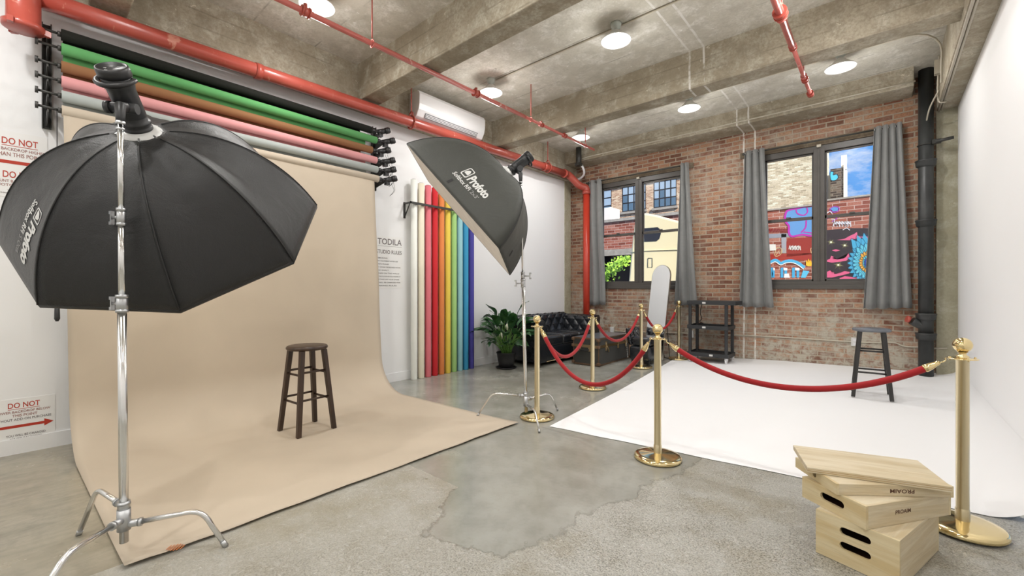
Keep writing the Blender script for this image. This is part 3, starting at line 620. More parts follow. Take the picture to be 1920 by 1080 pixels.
# ================================================================== backdrop rolls
XW = -4.91
rolls = [('black', '#1e1f1b', 3.185, -4.735), ('bright green', '#5f9f62', 3.064, -4.70), ('brown', '#8f6646', 2.937, -4.72), ('pink', '#dc9c9d', 2.818, -4.70), ('pale grey', '#a9afac', 2.700, -4.68), ('beige', '#c2b5a3', 2.582, -4.66)]
RY0, RY1 = .20, 2.86
where = ['topmost of the stack', 'second from the top', 'third from the top, between green and pink', 'fourth from the top', 'fifth from the top, above the beige one', 'lowest of the stack, its paper swept down over the floor']
for i, (nm, c, z, x) in enumerate(rolls):
    mt = mat_paper('paper_'+nm.replace(' ', '_'), c); r0 = .042
    t = thing('backdrop_roll', 'wide %s paper backdrop roll, %s' % (nm, where[i]), 'backdrop roll', (x, RY0, z), 0, 'paper backdrop rolls on the wall brackets')
    y1 = RY1-(.05 if i in (0, 2) else 0); y0 = RY0
    m = MB(); m.lathe([(.02, 0), (r0, 0), (r0, y1-y0), (.02, y1-y0)], (x, y0, z), Matrix.Rotation(-pi/2, 3, 'X'), 32); m.build('roll', mt, t)
    yb_ = y1-.12
    if i < 5:
        m = MB(); m.bb(x-r0-.002, x-r0+.0005, y0+.01, yb_, z-.118, z); m.bb(x-r0-.006, x-r0+.006, y0+.01, yb_, z-.126, z-.114); m.build('paper_edge', mt, t)
    m = MB(); m.cyl((x, y0-.125, z+.006), (x, y0, z), .0095, seg=10); m.cyl((x, y0-.135, z+.006), (x, y0-.118, z+.006), .024, seg=14); m.cyl((x, y0-.02, z), (x, y0+.004, z), .02, seg=14); m.build('spindle', M['blackmet'], t)
    m = MB(); m.cyl((x, y1-.005, z), (x, y1+.05, z), .028, seg=14); m.cyl((x, y1+.03, z), (x+.02, y1+.10, z), .018, seg=12); m.cyl((x+.0, y1+.085, z-.004), (x+.06, y1+.17, z+.022), .032, seg=16); m.cyl((x+.055, y1+.165, z+.020), (x+.085, y1+.205, z+.034), .038, seg=18); m.cyl((x+.075, y1+.195, z+.03), (x+.09, y1+.215, z+.037), .030, seg=18); m.box((x+.015, y1+.12, z-.03), (.05, .05, .05)); m.build('motor_drive', M['plasticblk'], t)
    if i >= 2:
        m = MB(); q = Vector((x+.05, y1+.15, z-.02)); m.tube(smooth_path([q, q+Vector((.02, .03, -.10)), q+Vector((-.01, -.01, -.17)), q+Vector((.01, .05, -.10)), q+Vector((0, .04, 0))], 5), .0022, 5); m.build('pull_cord', M['blackmet'], t)
    if i == 5:
        # the long sweep: down the wall, curved, out on the floor
        xh = -4.64; R_ = .42; L1 = z-R_; LA = R_*pi/2; xf = -2.53; L2 = xf-(xh+R_)
        TT = L1+LA+L2
        def sweep(u, v):
            s_ = u*TT; k = 0.0
            if s_ < L1: px, pz = xh, z-s_
            elif s_ < L1+LA: a = (s_-L1)/R_; px, pz = xh+R_*(1-cos(a)), R_*(1-sin(a))
            else: px, pz = xh+R_+(s_-L1-LA), 0
            e = u
            yl = lerp(.207, .238, min(1, e/.5)) if e < .5 else lerp(.238, .30, (e-.5)/.5); yr = lerp(2.80, 3.005, e); y = lerp(yl, yr, v)
            n = noise.noise(Vector((s_*1.3, y*1.1, 3)))*.012*min(1, max(0, (L1+LA+.3-s_)))
            zz = pz+.006
            if s_ > TT-.45:
                w = (s_-(TT-.45))/.45; zz += w*w*(.006+.010*(.5+.5*noise.noise(Vector((y*3.2, 1.7, 0)))))
            if v < .04 and pz < .3: zz += .004
            return Vector((px+n+ (0 if s_ < TT-.02 else .01*noise.noise(Vector((y*5, 0, 0)))), y, zz+abs(n)*.2))
        m = MB(); m.grid(sweep, 90, 60); m.build('paper_sweep', mt, t, solid=.0014)
        # orange striped tape mark near the loose front edge
        tp = MB(); c0 = onz(328, 1030, .012)
        for k in range(6):
            o_ = Vector((.0085*k-.021, .0085*k-.021, 0)); hl_ = .021-abs(k-2.5)*.0035; q = [c0+o_+Vector((hl_, -hl_, 0)), c0+o_+Vector((hl_+.004, -hl_+.004, 0)), c0+o_+Vector((-hl_+.004, hl_+.004, 0)), c0+o_+Vector((-hl_, hl_, 0))]
            tp.add([p+Vector((0, 0, .010)) for p in q], [(0, 1, 2, 3)])
        tp.build('tape_mark', M['tape'], t)
# wall brackets carrying the rolls
for y, n, lab in ((.13, 0, 'black upright wall bracket at the left end of the backdrop rolls'), (2.95, 1, 'black upright wall bracket at the right end of the backdrop rolls')):
    t = thing('roll_bracket', lab, 'bracket', (XW, y, 2.5), 0, 'backdrop roll brackets')
    m = MB(); m.bb(XL+.001, XL+.012, y-.026, y+.026, 2.49, 3.30); m.build('wall_plate', M['blackmet'], t)
    m = MB(); m.bb(XL+.012, XL+.05, y-.026, y-.020, 2.49, 3.30); m.bb(XL+.012, XL+.05, y+.020, y+.026, 2.49, 3.30); m.build('flange', M['blackmet'], t)
    for i, (nm, c, z, x) in enumerate(rolls):
        m = MB(); m.prism([(XL+.012, y-.004, z+.035), (x+.01, y-.004, z-.012), (x+.01, y-.004, z-.03), (XL+.012, y-.004, z-.075)], (0, .008, 0)); m.build('arm', M['blackmet'], t)
m = MB(); p = onx(107, 590, -4.66); m.tube([(p.x, p.y, 2.582), (p.x, p.y, p.z+.05)], .003, 6); m.tube([(p.x, p.y, p.z+.06), (p.x, p.y, p.z+.05), (p.x, p.y, p.z-.03), (p.x, p.y, p.z-.05)], [.004, .014, .016, .008], 12)
tag(m.build('cord_weight', M['plasticblk']), 'small black pull cord weight hanging on the white wall left of the beige paper', 'cord weight')
# ------------------------------------------------------------------ wall signs
def wallpt(y, z, off=.0): return Vector((XL+.003+off, y, z))
def sign(name, lab, cat, y0, y1, z0, z1):
    m = MB(); m.bb(XL, XL+.003, y0, y1, z0, z1); return tag(m.build(name, M['signwhite']), lab, cat, None)
fw = lambda y, z: wallpt(y, z, .0012)
def lines(par, mat, L, nm='lettering'):
    for (txt, y0, y1, z0, z1) in L:
        m = MB(); fit_text(m, txt, fw, y0, y1, z0, z1, 0, .012); m.build(nm, mat, par)
def bar(par, mat, y0, y1, z0, z1, nm='rule_line'): m = MB(); m.add([fw(y0, z0), fw(y1, z0), fw(y1, z1), fw(y0, z1)], [(0, 1, 2, 3)]); m.build(nm, mat, par)
s = sign('warning_sign', 'white notice near the floor reading DO NOT with a red arrow', 'sign', -.155, .176, .085, .415)
lines(s, M['signred'], [('DO NOT', -.065, .095, .345, .385)]); bar(s, M['signred'], -.065, .095, .335, .338)
lines(s, M['signpink'], [('LOWER BACKDROP BELOW', -.125, .150, .307, .325), ('THIS POINT', -.045, .082, .278, .298)]); lines(s, M['signdark'], [('WITHOUT ADD-ON PURCHASE', -.14, .155, .250, .268), ('YOU WILL BE CHARGED', -.075, .125, .130, .147), ('$15 PER BACKDROP', -.055, .105, .105, .121)])
m = MB(); m.add([fw(-.155, .197), fw(.118, .197), fw(.118, .180), fw(.168, .208), fw(.118, .236), fw(.118, .217), fw(-.155, .217)], [(0, 1, 2, 3, 4, 5, 6)]); m.build('arrow', M['signred'], s)
s = sign('warning_sign', 'upper white notice on the left wall reading DO NOT twice with a red bar', 'sign', -.22, .135, 1.93, 2.42)
lines(s, M['signred'], [('DO NOT', -.095, .085, 2.325, 2.375), ('DO NOT', -.090, .085, 2.075, 2.125)]); bar(s, M['signred'], -.095, .085, 2.313, 2.317); bar(s, M['signred'], -.20, .12, 2.180, 2.205, 'red_bar')
lines(s, M['signpink'], [('USE BACKDROP HIGHER', -.145, .125, 2.278, 2.300), ('THAN THIS POINT', -.13, .11, 2.235, 2.265), ('MOUNT BACKDROP W/O', -.14, .12, 2.040, 2.060), ('MOTORIZED LIFT', -.12, .10, 2.010, 2.030)]); lines(s, M['signdark'], [('YOU WILL BE', -.07, .05, 1.975, 1.985), ('CHARGED FOR DAMAGE', -.11, .09, 1.955, 1.965)])
s = sign('rules_sign', 'white studio rules poster between the beige paper and the standing rolls', 'sign', 2.93, 3.40, 1.245, 1.93)
lines(s, M['signdark'], [('TODILA', 3.02, 3.385, 1.82, 1.90), ('STUDIO RULES', 3.00, 3.385, 1.70, 1.75)]); bar(s, M['signdark'], 3.02, 3.385, 1.798, 1.801)
zz = 1.65
for tx, w in (('NO SMOKING', .20), ('RETURN EQUIPMENT AFTER USE', .36), ('NO PETS PLEASE', .22), ('SHOOT WITHIN THE BOOKED HOURS', .40), ('BOOK EARLY', .22), ('NO TAPE ON THE WALLS', .38), ('LEAVE THE FLOOR AS YOU FOUND IT', .40), ('PLEASE TAKE OFF YOUR SHOES', .38), ('YOU WILL BE CHARGED FOR', .40), ('BREAKING RULES', .34)):
    lines(s, M['signdark'], [(tx, 2.965, 2.965+w, zz-.016, zz)]); zz -= .040
# ------------------------------------------------------------------ standing rolls and their rack
cols = [('white', '#e4e6df'), ('cream', '#ddd5c0'), ('pink', '#d4737c'), ('red', '#c22f35'), ('orange', '#d3814a'), ('yellow', '#d8c052'), ('light green', '#97bf78'), ('pale teal', '#8db8bf'), ('blue', '#3a8cb4'), ('violet', '#45428c')]
hs = [2.73, 2.70, 2.69, 2.68, 2.67, 2.68, 2.67, 2.66, 2.68, 2.66]
for i, (nm, c) in enumerate(cols):
    y = lerp(3.525, 4.60, i/9); x = XL+.09
    m = MB(); m.lathe([(.030, .004), (.030, 0), (.043, 0), (.044, .01), (.044, hs[i]), (.030, hs[i]), (.030, hs[i]-.05)], (x, y, floor_z(x, y)), seg=24)
    o = tag(m.build('paper_roll', mat_paper('standing_'+nm.replace(' ', '_'), c)), 'upright %s backdrop paper roll at the white wall%s' % (nm, ', leftmost of the row' if i == 0 else ', last of the row by the plant' if i == 9 else ''), 'paper roll', 'standing rainbow of backdrop paper rolls')
    m = MB(); m.lathe([(.0295, 0), (.0295, .03), (.024, .03), (.024, -.03)], (x, y, floor_z(x, y)+hs[i]-.022), seg=18); m.build('core', M['trunkbr'] if i > 1 else M['printgrey'], o)
t = thing('roll_rack', 'black wall rack bar holding the upright rainbow rolls', 'rack', (XL, 3.45, 2.4))
m = MB(); m.bb(XL+.145, XL+.155, 3.42, 4.72, 2.385, 2.415); m.build('front_bar', M['blackmet'], t)
for y in (3.43, 4.70):
    m = MB(); m.bb(XL, XL+.155, y-.01, y+.01, 2.39, 2.41); m.bb(XL, XL+.012, y-.014, y+.014, 2.20, 2.42); m.tube([(XL+.01, y, 2.22), (XL+.13, y, 2.39)], .008, 8); m.build('side_bracket', M['blackmet'], t)
# ================================================================== stools
def make_stool(mat, lab, loc, rz, seatmat=None):
    t = thing('bar_stool', lab, 'stool', loc, rz, None)
    m = MB(); m.lathe([(0, .742), (.150, .742), (.163, .736), (.168, .726), (.166, .714), (.155, .706), (0, .704)], seg=40); m.build('seat', seatmat or mat, t, world=False)
    A, B = .098, .158
    for sx in (-1, 1):
        for sy in (-1, 1):
            p0 = Vector((sx*A, sy*A, .706)); p1 = Vector((sx*B, sy*B, 0)); m = MB(); w = .021
            V = [];
            for p, q in ((p0, w*.95), (p1, w*.85)):
                V += [p+Vector((a*q, b*q, 0)) for a, b in ((-1, -1), (1, -1), (1, 1), (-1, 1))]
            m.add(V, [(3, 2, 1, 0), (4, 5, 6, 7), (0, 1, 5, 4), (1, 2, 6, 5), (2, 3, 7, 6), (3, 0, 4, 7)])
            m.build('leg', mat, t, bevel=.004, world=False)
    for k, z in enumerate((.50, .27)):
        for j in range(4):
            zz = z+(.022 if j % 2 else 0)
            e = lerp(B, A, zz/.706); a = [(-e, -e), (e, -e), (e, e), (-e, e)]; p, q = a[j], a[(j+1) % 4]; m = MB(); m.tube([(p[0], p[1], zz), (q[0], q[1], zz)], .0095, 10); m.build('rung', mat, t, world=False)
    return t
s1 = make_stool(M['espresso'], 'dark brown round wooden stool standing on the beige backdrop paper', (-3.82, 1.65, .0075), radians(5))
make_stool(M['blackwood'], 'black round wooden stool standing on the white studio floor by the brick wall', (-.095, 6.10, floor_z(-.09, 6.1)+.005), radians(3), M['sheentop'])
# ================================================================== rope stanchions
def make_post(lab, loc, rz=0):
    t = thing('stanchion', lab, 'stanchion', loc, rz, 'brass rope stanchions')
    m = MB(); m.lathe([(0, 0), (.150, 0), (.163, .004), (.167, .012), (.165, .024), (.155, .031), (.12, .036), (.05, .041), (.030, .046), (0, .046)], seg=56); m.build('base', M['brass'], t, world=False)
    m = MB(); m.lathe([(.0285, .040), (.0285, .10), (.0262, .104), (.0255, .11), (.0255, .868), (.029, .870), (.029, .880), (0, .880)], seg=32); m.build('post', M['brassb'], t, world=False)
    m = MB(); m.lathe([(.024, .876), (.058, .876), (.061, .879), (.058, .882), (.024, .882)], seg=36)
    for k in range(4):
        a = k*pi/2+.4; m.cyl((.050*cos(a), .050*sin(a), .870), (.050*cos(a), .050*sin(a), .888), .005, seg=8)
    m.build('ring_plate', M['brass'], t, world=False)
    m = MB(); m.lathe([(.024, .882), (.026, .890), (.017, .897), (.014, .905), (.018, .911), (.022, .914)], seg=24); m.sphere((0, 0, .949), .0385, 28); m.build('ball_finial', M['brass'], t, world=False)
    return t
ps = [(-2.517, 3.264), (-2.732, 4.673), (-2.80, 6.25), None, (-1.245, 3.058), (.311, 3.196)]
p = ony(1273, 600, 7.22); ps[3] = (p.x, p.y)
plab = ['brass stanchion beside the rear light stand, its base under the stand foot', 'brass stanchion in front of the black trunk', 'brass stanchion in front of the standing mirror', 'farthest brass stanchion, by the shelf cart', 'brass stanchion in the centre foreground at the front edge of the white floor', 'nearest brass stanchion, behind the stack of wooden boxes']
posts = []; f = None
for i, (x, y) in enumerate(ps):
    z = floor_z(x, y)+(.006 if i in (5,) else .0)
    if f is None: f = make_post(plab[i], (x, y, z))
    else: dup(f, (x, y, z), .3*i, plab[i])
    posts.append(Vector((x, y, z)))
def rope(a, b, sag, lab):
    A, B = posts[a], posts[b]; d = (B-A); d.z = 0; L = d.length; d.normalize()
    t = thing('velvet_rope', lab, 'rope', ((A+B)/2+Vector((0, 0, .5))), 0, 'red velvet ropes')
    p0 = A+d*.062+Vector((0, 0, .872)); p1 = B-d*.062+Vector((0, 0, .872))
    # brass ends drop steeply, then the velvet tube hangs as a parabola
    def cur(u):
        p = p0.lerp(p1, u); k = 4*u*(1-u); k = k**.9; p.z -= sag*k; return p
    n = 48; pts = [cur(i/n) for i in range(n+1)]
    # arc length positions for caps
    def at(dist, rev=False):
        q = pts[::-1] if rev else pts; s_ = 0
        for a_, b_ in zip(q, q[1:]):
            l = (b_-a_).length
            if s_+l >= dist: return a_.lerp(b_, (dist-s_)/l)
            s_ += l
    c0, c1 = at(.095), at(.095, True)
    mid = [p for p in pts if (p-p0).length > .10 and (p-p1).length > .10]
    m = MB(); m.tube([c0]+mid+[c1], .0185, 18); m.build('velvet_tube', M['velvet'], t)
    for rev in (False, True):
        q = [at(x_, rev) for x_ in (.030, .036, .050, .075, .100, .104)]; m = MB(); m.tube(q, [.006, .011, .0125, .0185, .0215, .0185], 18); m.build('end_cap', M['brass'], t)
        h = at(.002, rev); g = at(.034, rev); m = MB(); m.tube(smooth_path([h+Vector((0, 0, .006)), h+Vector((0, 0, -.008)), h.lerp(g, .5)+Vector((0, 0, -.008)), g], 4), .0036, 8); m.build('hook', M['brass'], t)
rope(0, 1, .375, 'red velvet rope from the light stand stanchion to the trunk stanchion'); rope(1, 2, .365, 'red velvet rope hanging in front of the trunk'); rope(2, 3, .33, 'farthest red velvet rope, crossing in front of the mirror')
rope(0, 4, .435, 'red velvet rope dipping lowest, left of the centre foreground stanchion'); rope(4, 5, .245, 'long near red velvet rope across the white floor on the right')
# ================================================================== light stands
def stand(center, hub_z, ztop, knobs, legs, lab, lean, rs):
    c = Vector((center[0], center[1], 0)); t = thing('light_stand', lab, 'light stand', (c.x, c.y, 0), 0, 'chrome turtle base light stands')
    ln = Vector((lean[0], lean[1], 0))
    def ax(z): return c+ln*(z/ztop)+Vector((0, 0, z))
    zk = [k[0] for k in knobs]
    secs = [(hub_z-.11, zk[0], rs[0])]+[(a, b, rs[i+1]) for i, (a, b) in enumerate(zip(zk, zk[1:]+[ztop]))]
    for a, b, r in secs: m = MB(); m.cyl(ax(a), ax(b), r, seg=24); m.build('column', M['chrome'], t)
    for (z, ang, sz), (a, b, r) in zip(knobs, secs):
        m = MB(); m.cyl(ax(z-.045), ax(z+.03), r*1.28, seg=20); m.cyl(ax(z+.02), ax(z+.035), r*1.42, seg=20); m.cyl(ax(z-.045), ax(z-.032), r*1.4, seg=20); m.build('collar', M['castmetal'], t)
        d = Vector((cos(ang), sin(ang), 0)); m = MB(); p = ax(z-.005); m.cyl(p+d*r, p+d*(r+.045), .007, seg=10); q = p+d*(r+.055); w = Vector((0, 0, 1)); e = d.cross(w)
        m.box(q, (.008, .014, .060), R=Matrix((d, e, w)).transposed()); m.box(q+w*.024+d*.006, (.018, .012, .014), R=Matrix((d, e, w)).transposed()); m.box(q-w*.024+d*.006, (.018, .012, .014), R=Matrix((d, e, w)).transposed()); m.build('wing_knob', M['castmetal'], t)
    m = MB(); r = rs[0]; m.cyl(ax(ztop-.035), ax(ztop-.02), rs[-1]*1.6, seg=18); m.cyl(ax(ztop-.06), ax(ztop-.05), rs[-1]*1.4, seg=18); m.build('top_ring', M['castmetal'], t)
    m = MB(); m.cyl(ax(hub_z+.035), ax(hub_z+.075), r*1.35, seg=20); m.cyl(ax(hub_z-.055), ax(hub_z+.04), r*1.5, seg=20)
    m.cyl(ax(hub_z+.06), ax(hub_z+.07), r*1.6, seg=6)
    for (ang, rp, rf, dz, r_) in legs:
        d = Vector((cos(ang), sin(ang), 0)); p = ax(hub_z+dz); m.cyl(p, p+d*(r+.045), .0165, seg=16); m.cyl(p+d*(r+.036), p+d*(r+.050), .0185, seg=16)
    m.build('hub', M['castmetal'], t)
    for (ang, rp, rf, dz, r_) in legs:
        d = Vector((cos(ang), sin(ang), 0)); p = ax(hub_z+dz); z0 = p.z; b = c.copy()
        k1 = p+d*(r+.03); pk = b+d*rp+Vector((0, 0, z0+.012)); ft = b+d*rf+Vector((0, 0, .012+floor_z(b.x, b.y)))
        ba = pk-(pk-k1).normalized()*.06; bb_ = pk+(ft-pk).normalized()*.06
        P = [k1, ba]+[ba*(1-s_)**2+pk*2*s_*(1-s_)+bb_*s_*s_ for s_ in (.2, .4, .6, .8)]+[bb_, ft]
        m = MB(); m.tube(P, .0105*r_, 16); l = m.build('leg', M['chrome'], t)
        m = MB(); dd = (ft-bb_).normalized(); m.cyl(ft-dd*.02, ft+dd*.012, .0115*r_, seg=14); m.build('foot_cap', M['castmetal'], l)
    return t, ax
tA, axA = stand((-2.58, .305), .215, 2.02, [(1.185, radians(200), 1), (1.575, radians(200), 1)], [(radians(193), .285, .50, .055, 1.1), (radians(62), .29, .385, -.03, 1.1), (radians(-45), .27, .47, -.005, 1.15)], 'chrome light stand in the left foreground, one foot on the beige paper', (-.013, -.012), (.0168, .0130, .0112))
tB, axB = stand((-2.575, 3.17), .175, 2.29, [(1.30, radians(200), 1), (1.37, radians(20), 1)], [(radians(212), .33, .475, .045, .85), (radians(80), .31, .42, .01, .85), (radians(-35), .29, .405, -.03, .85)], 'chrome light stand beside the stanchion at the corner of the beige paper', (-.045, -.03), (.0165, .0140, .0105))
# ================================================================== strobe heads
def head(apex, nrm, stem_top, stem_ax, lab, lettered, sc=1.0):
    """nrm points from the ring into the softbox; the flash head lies the other way"""
    n = Vector(nrm).normalized(); b = -n; ap = Vector(apex)
    up = Vector((0, 0, 1)); side = b.cross(up).normalized(); top = side.cross(b).normalized()
    R = Matrix((side, top, b)).transposed()
    t = thing('strobe_head', lab, 'studio flash', ap, 0, 'black studio flash heads')
    L = lambda prof: MB().lathe([(r*sc, z*sc) for r, z in prof], ap, R, 30)
    L([(0, .0), (.058, .0), (.060, .012), (.055, .016), (.055, .028), (.060, .032), (.060, .042), (.054, .046), (.052, .065)]).build('mount_collar', M['plasticblk'], t)
    L([(.050, .06), (.054, .07), (.053, .19), (.056, .20), (.059, .215), (.0585, .25), (0, .25)]).build('body', M['plasticgry'], t)
    L([(.0585, .245), (.0625, .25), (.0625, .275), (.060, .288), (.054, .290), (.050, .282), (0, .276)]).build('end_ring', M['plasticblk'], t)
    m = MB()
    for k in range(6): a = k*1.05; m.box(ap+R@Vector((.028*cos(a)*sc, .028*sin(a)*sc, .278*sc)), (.012, .007, .004), R=R)
    m.lathe([(0, .276), (.012, .276), (.012, .284), (0, .284)], ap, R, 12); m.build('control_panel', M['printgrey'], t)
    for k in range(4):
        a = k*.16-.2; m = MB(); dd = Vector((cos(a), sin(a), 0)); m.box(ap+R@(dd*.0545*sc+Vector((0, 0, .145*sc))), (.003, .0035, .085), R=R@Matrix.Rotation(a, 3, 'Z')); m.build('cooling_slot', M['black'], t)
    # yoke towards the stand
    mid = ap+b*.125*sc; foot = Vector(stem_top); a_ = mid.lerp(foot, .0); dwn = (foot-mid).normalized()
    m = MB(); m.tube([mid+dwn*.040, mid+dwn*.065, foot+Vector((0, 0, .05)), foot+Vector((0, 0, .0)), foot-Vector((0, 0, .035))], [.030, .024, .021, .017, .015], 18); m.build('yoke', M['plasticblk'], t)
    m = MB(); q = mid+dwn*.075; m.cyl(q-side*.050, q+side*.055, .024, seg=18); m.cyl(q+side*.055, q+side*.075, .028, seg=18); m.build('tilt_knob', M['plasticgry'], t)
    # grip handle ring at the rear
    g = MB(); P = []
    for i in range(13): a = pi+pi*i/12; P.append(ap+R@Vector((.066*cos(a)*1.05*sc, -abs(.085*sin(a))*sc-.0*sc, .235*sc)))
    P = [ap+R@Vector((.060*sc, 0, .235*sc))]+P[::-1]+[ap+R@Vector((-.060*sc, 0, .235*sc))]
    g.tube(P, .011*sc, 10); g.build('rear_handle', M['plasticblk'], t)
    if lettered:
        m = MB()
        def cylmap(x, y, off=.0575): a = lettered+(y); return ap+R@Vector(((off*sc)*cos(a), (off*sc)*sin(a), (.205-x)*sc))
        fit_text(m, 'Profoto', cylmap, .0, .10, -.22, .14, 0, .02); m.build('lettering', M['printwhite'], t)
    return t
# octagonal softbox
def frame3(th, ph, sp):
    n = Vector((cos(ph)*cos(th), cos(ph)*sin(th), sin(ph))); a = Vector((-sin(th), cos(th), 0)); b = n.cross(a)
    return n, a*cos(sp)+b*sin(sp), -a*sin(sp)+b*cos(sp)
def softbox(name, lab, C, n, rim, depth, ringr, mat, am, lip, text, sag=.02):
    """rim: list of corner points (world). rods bow out from a ring at the apex to each corner"""
    ap = C-n*depth; N = len(rim); ctr = C
    t = thing(name, lab, 'softbox', ap, 0, 'studio softboxes')
    A = radians(am)
    def rod(i, s_):
        V = rim[i % N]-C; V = V-n*V.dot(n); R_ = V.length; V = V.normalized()
        a = A*s_; k = sin(a)/sin(A); h = (1-cos(a))/(1-cos(A))
        return ap+V*(ringr+(R_-ringr)*k)+n*(depth*h)
    def surf(i, s_, w):
        p = rod(i, s_).lerp(rod(i+1, s_), w)
        k = 4*w*(1-w)*sin(pi*min(s_*1.05, 1))
        q = (ap+C)/2
        wr = noise.noise(Vector((i*3.1+s_*5, w*4, 2)))*.014*k+noise.noise(Vector((i*3.1+s_*14, w*9, 5)))*.006*k+noise.noise(Vector((i*3.1+s_*30, w*16, 8)))*.0022*k
        return p+(C-p).normalized()*(sag*k)+n*wr
    for i in range(N):
        m = MB(); m.grid(lambda s_, w: surf(i, s_, w), 30, 14); m.build('fabric_panel', mat, t, solid=.003)
        m = MB(); m.tube([rod(i, k/26)-(C-rod(i, k/26)).normalized()*.0015 for k in range(1, 27)], .0035, 8); m.build('seam_rod', M['piping'], t)
    # lip around the front and recessed white diffuser
    for i in range(N):
        a_, b_ = rim[i], rim[(i+1) % N]; m = MB(); m.grid(lambda u, v: a_.lerp(b_, u)+n*(lip*v), 4, 2); m.build('front_lip', mat, t, solid=.003)
    m = MB(); k_ = .985; V = [C+(p-C)*k_+n*.004 for p in rim]; m.add([C+n*.004]+V, [(0, 1+i, 1+(i+1) % N) for i in range(N)]); m.build('diffuser', M['diffuser'], t, solid=.002)
    m = MB(); R = Matrix((n.orthogonal().normalized(), n.cross(n.orthogonal().normalized()), n)).transposed(); m.lathe([(ringr*.55, -.018), (ringr*.80, -.020), (ringr*1.04, .0), (ringr*1.12, .016), (ringr*1.0, .024), (ringr*.6, .02)], ap, R, 36); m.build('speed_ring', M['ringwhite'], t)
    for k in range(N):
        V = rim[k]-C; V = (V-n*V.dot(n)).normalized(); m = MB(); m.cyl(ap+V*ringr*.9-n*.004, ap+V*ringr*1.25+n*.012, .007, seg=8); m.build('rod_socket', M['castmetal'], t)
    text(t, surf, n, C)
    return t
# --- octabox
n1_, a1_, b1_ = frame3(11.953, -2.339, -9.738); C1 = Vector((0, 0, CAMZ))+(Vector((-2.996, .584, 1.625))-Vector((0, 0, CAMZ)))*1.05; R1 = .760
rim1 = [C1+(a1_*cos(-2*pi*i/8)+b1_*sin(-2*pi*i/8))*R1 for i in range(8)]
def off(surf, i, s_, w, n, C, d=.004):
    e = .01; p = surf(i, s_, w); du = surf(i, s_+e, w)-surf(i, s_-e, w); dv = surf(i, s_, w+e)-surf(i, s_, w-e); nn = du.cross(dv).normalized()
    if nn.dot(p-(C-n*.2)) < 0: nn = -nn
    return p+nn*d
def labelset(t, surf, n, C, i, s0, s1, w0, w1, sub1, sub2):
    # s runs from ring to rim; text runs s0 -> s1, its upright direction w0 -> w1
    def put(txt, sa, sb, wa, wb, mat, shear=.12, bold=.03):
        m = MB(); fit_text(m, txt, lambda x, y: off(surf, i, x, y, n, C), sa, sb, wa, wb, shear, bold); m.build('lettering', mat, t)
    ds, dw = s1-s0, w1-w0
    put('Profoto', s0+ds*.30, s1, w0+dw*.36, w1-dw*.06, M['printwhite'], .1, .05)
    put(sub1, s0+ds*.0, s0+ds*.62, w0, w0+dw*.26, M['printwhite'], .05, .02); put(sub2, s0+ds*.67, s0+ds*.98, w0, w0+dw*.24, M['printgrey'], .0, .01)
    def L(x, y): return off(surf, i, s0+ds*x, w0+dw*y, n, C)
    O = [(.03, .45), (.07, .40), (.22, .40), (.25, .45), (.25, .93), (.21, .99), (.07, .99), (.03, .93)]
    m = MB(); k = .86; cx_, cy_ = .14, .70; I = [(cx_+(x-cx_)*.80, cy_+(y-cy_)*.84) for x, y in O]; N = len(O)
    m.add([L(*p) for p in O]+[L(*p) for p in I], [(j, (j+1) % N, N+(j+1) % N, N+j) for j in range(N)]); m.build('logo_frame', M['printwhite'], t)
    H = [(.07, .55), (.21, .55), (.215, .64), (.19, .78), (.14, .86), (.09, .78), (.065, .64)]; m = MB(); m.add([L(*p) for p in H], [tuple(range(len(H)))]); m.build('logo_dome', M['printwhite'], t)
def txt1(t, surf, n, C): labelset(t, surf, n, C, 0, .60, .90, TW[0], TW[1], 'Softbox RFi', "5' Octa")
TW = (.47, .80)
o1 = softbox('octagonal_softbox', 'large black octagonal softbox seen from behind, on the left foreground stand', C1, n1_, rim1, .546, .09, M['softblack'], 60, .02, txt1, .022)
head(C1-n1_*.562, n1_, axA(2.02), axA, 'black flash head tilted on the left foreground stand', radians(-20), 1.03)
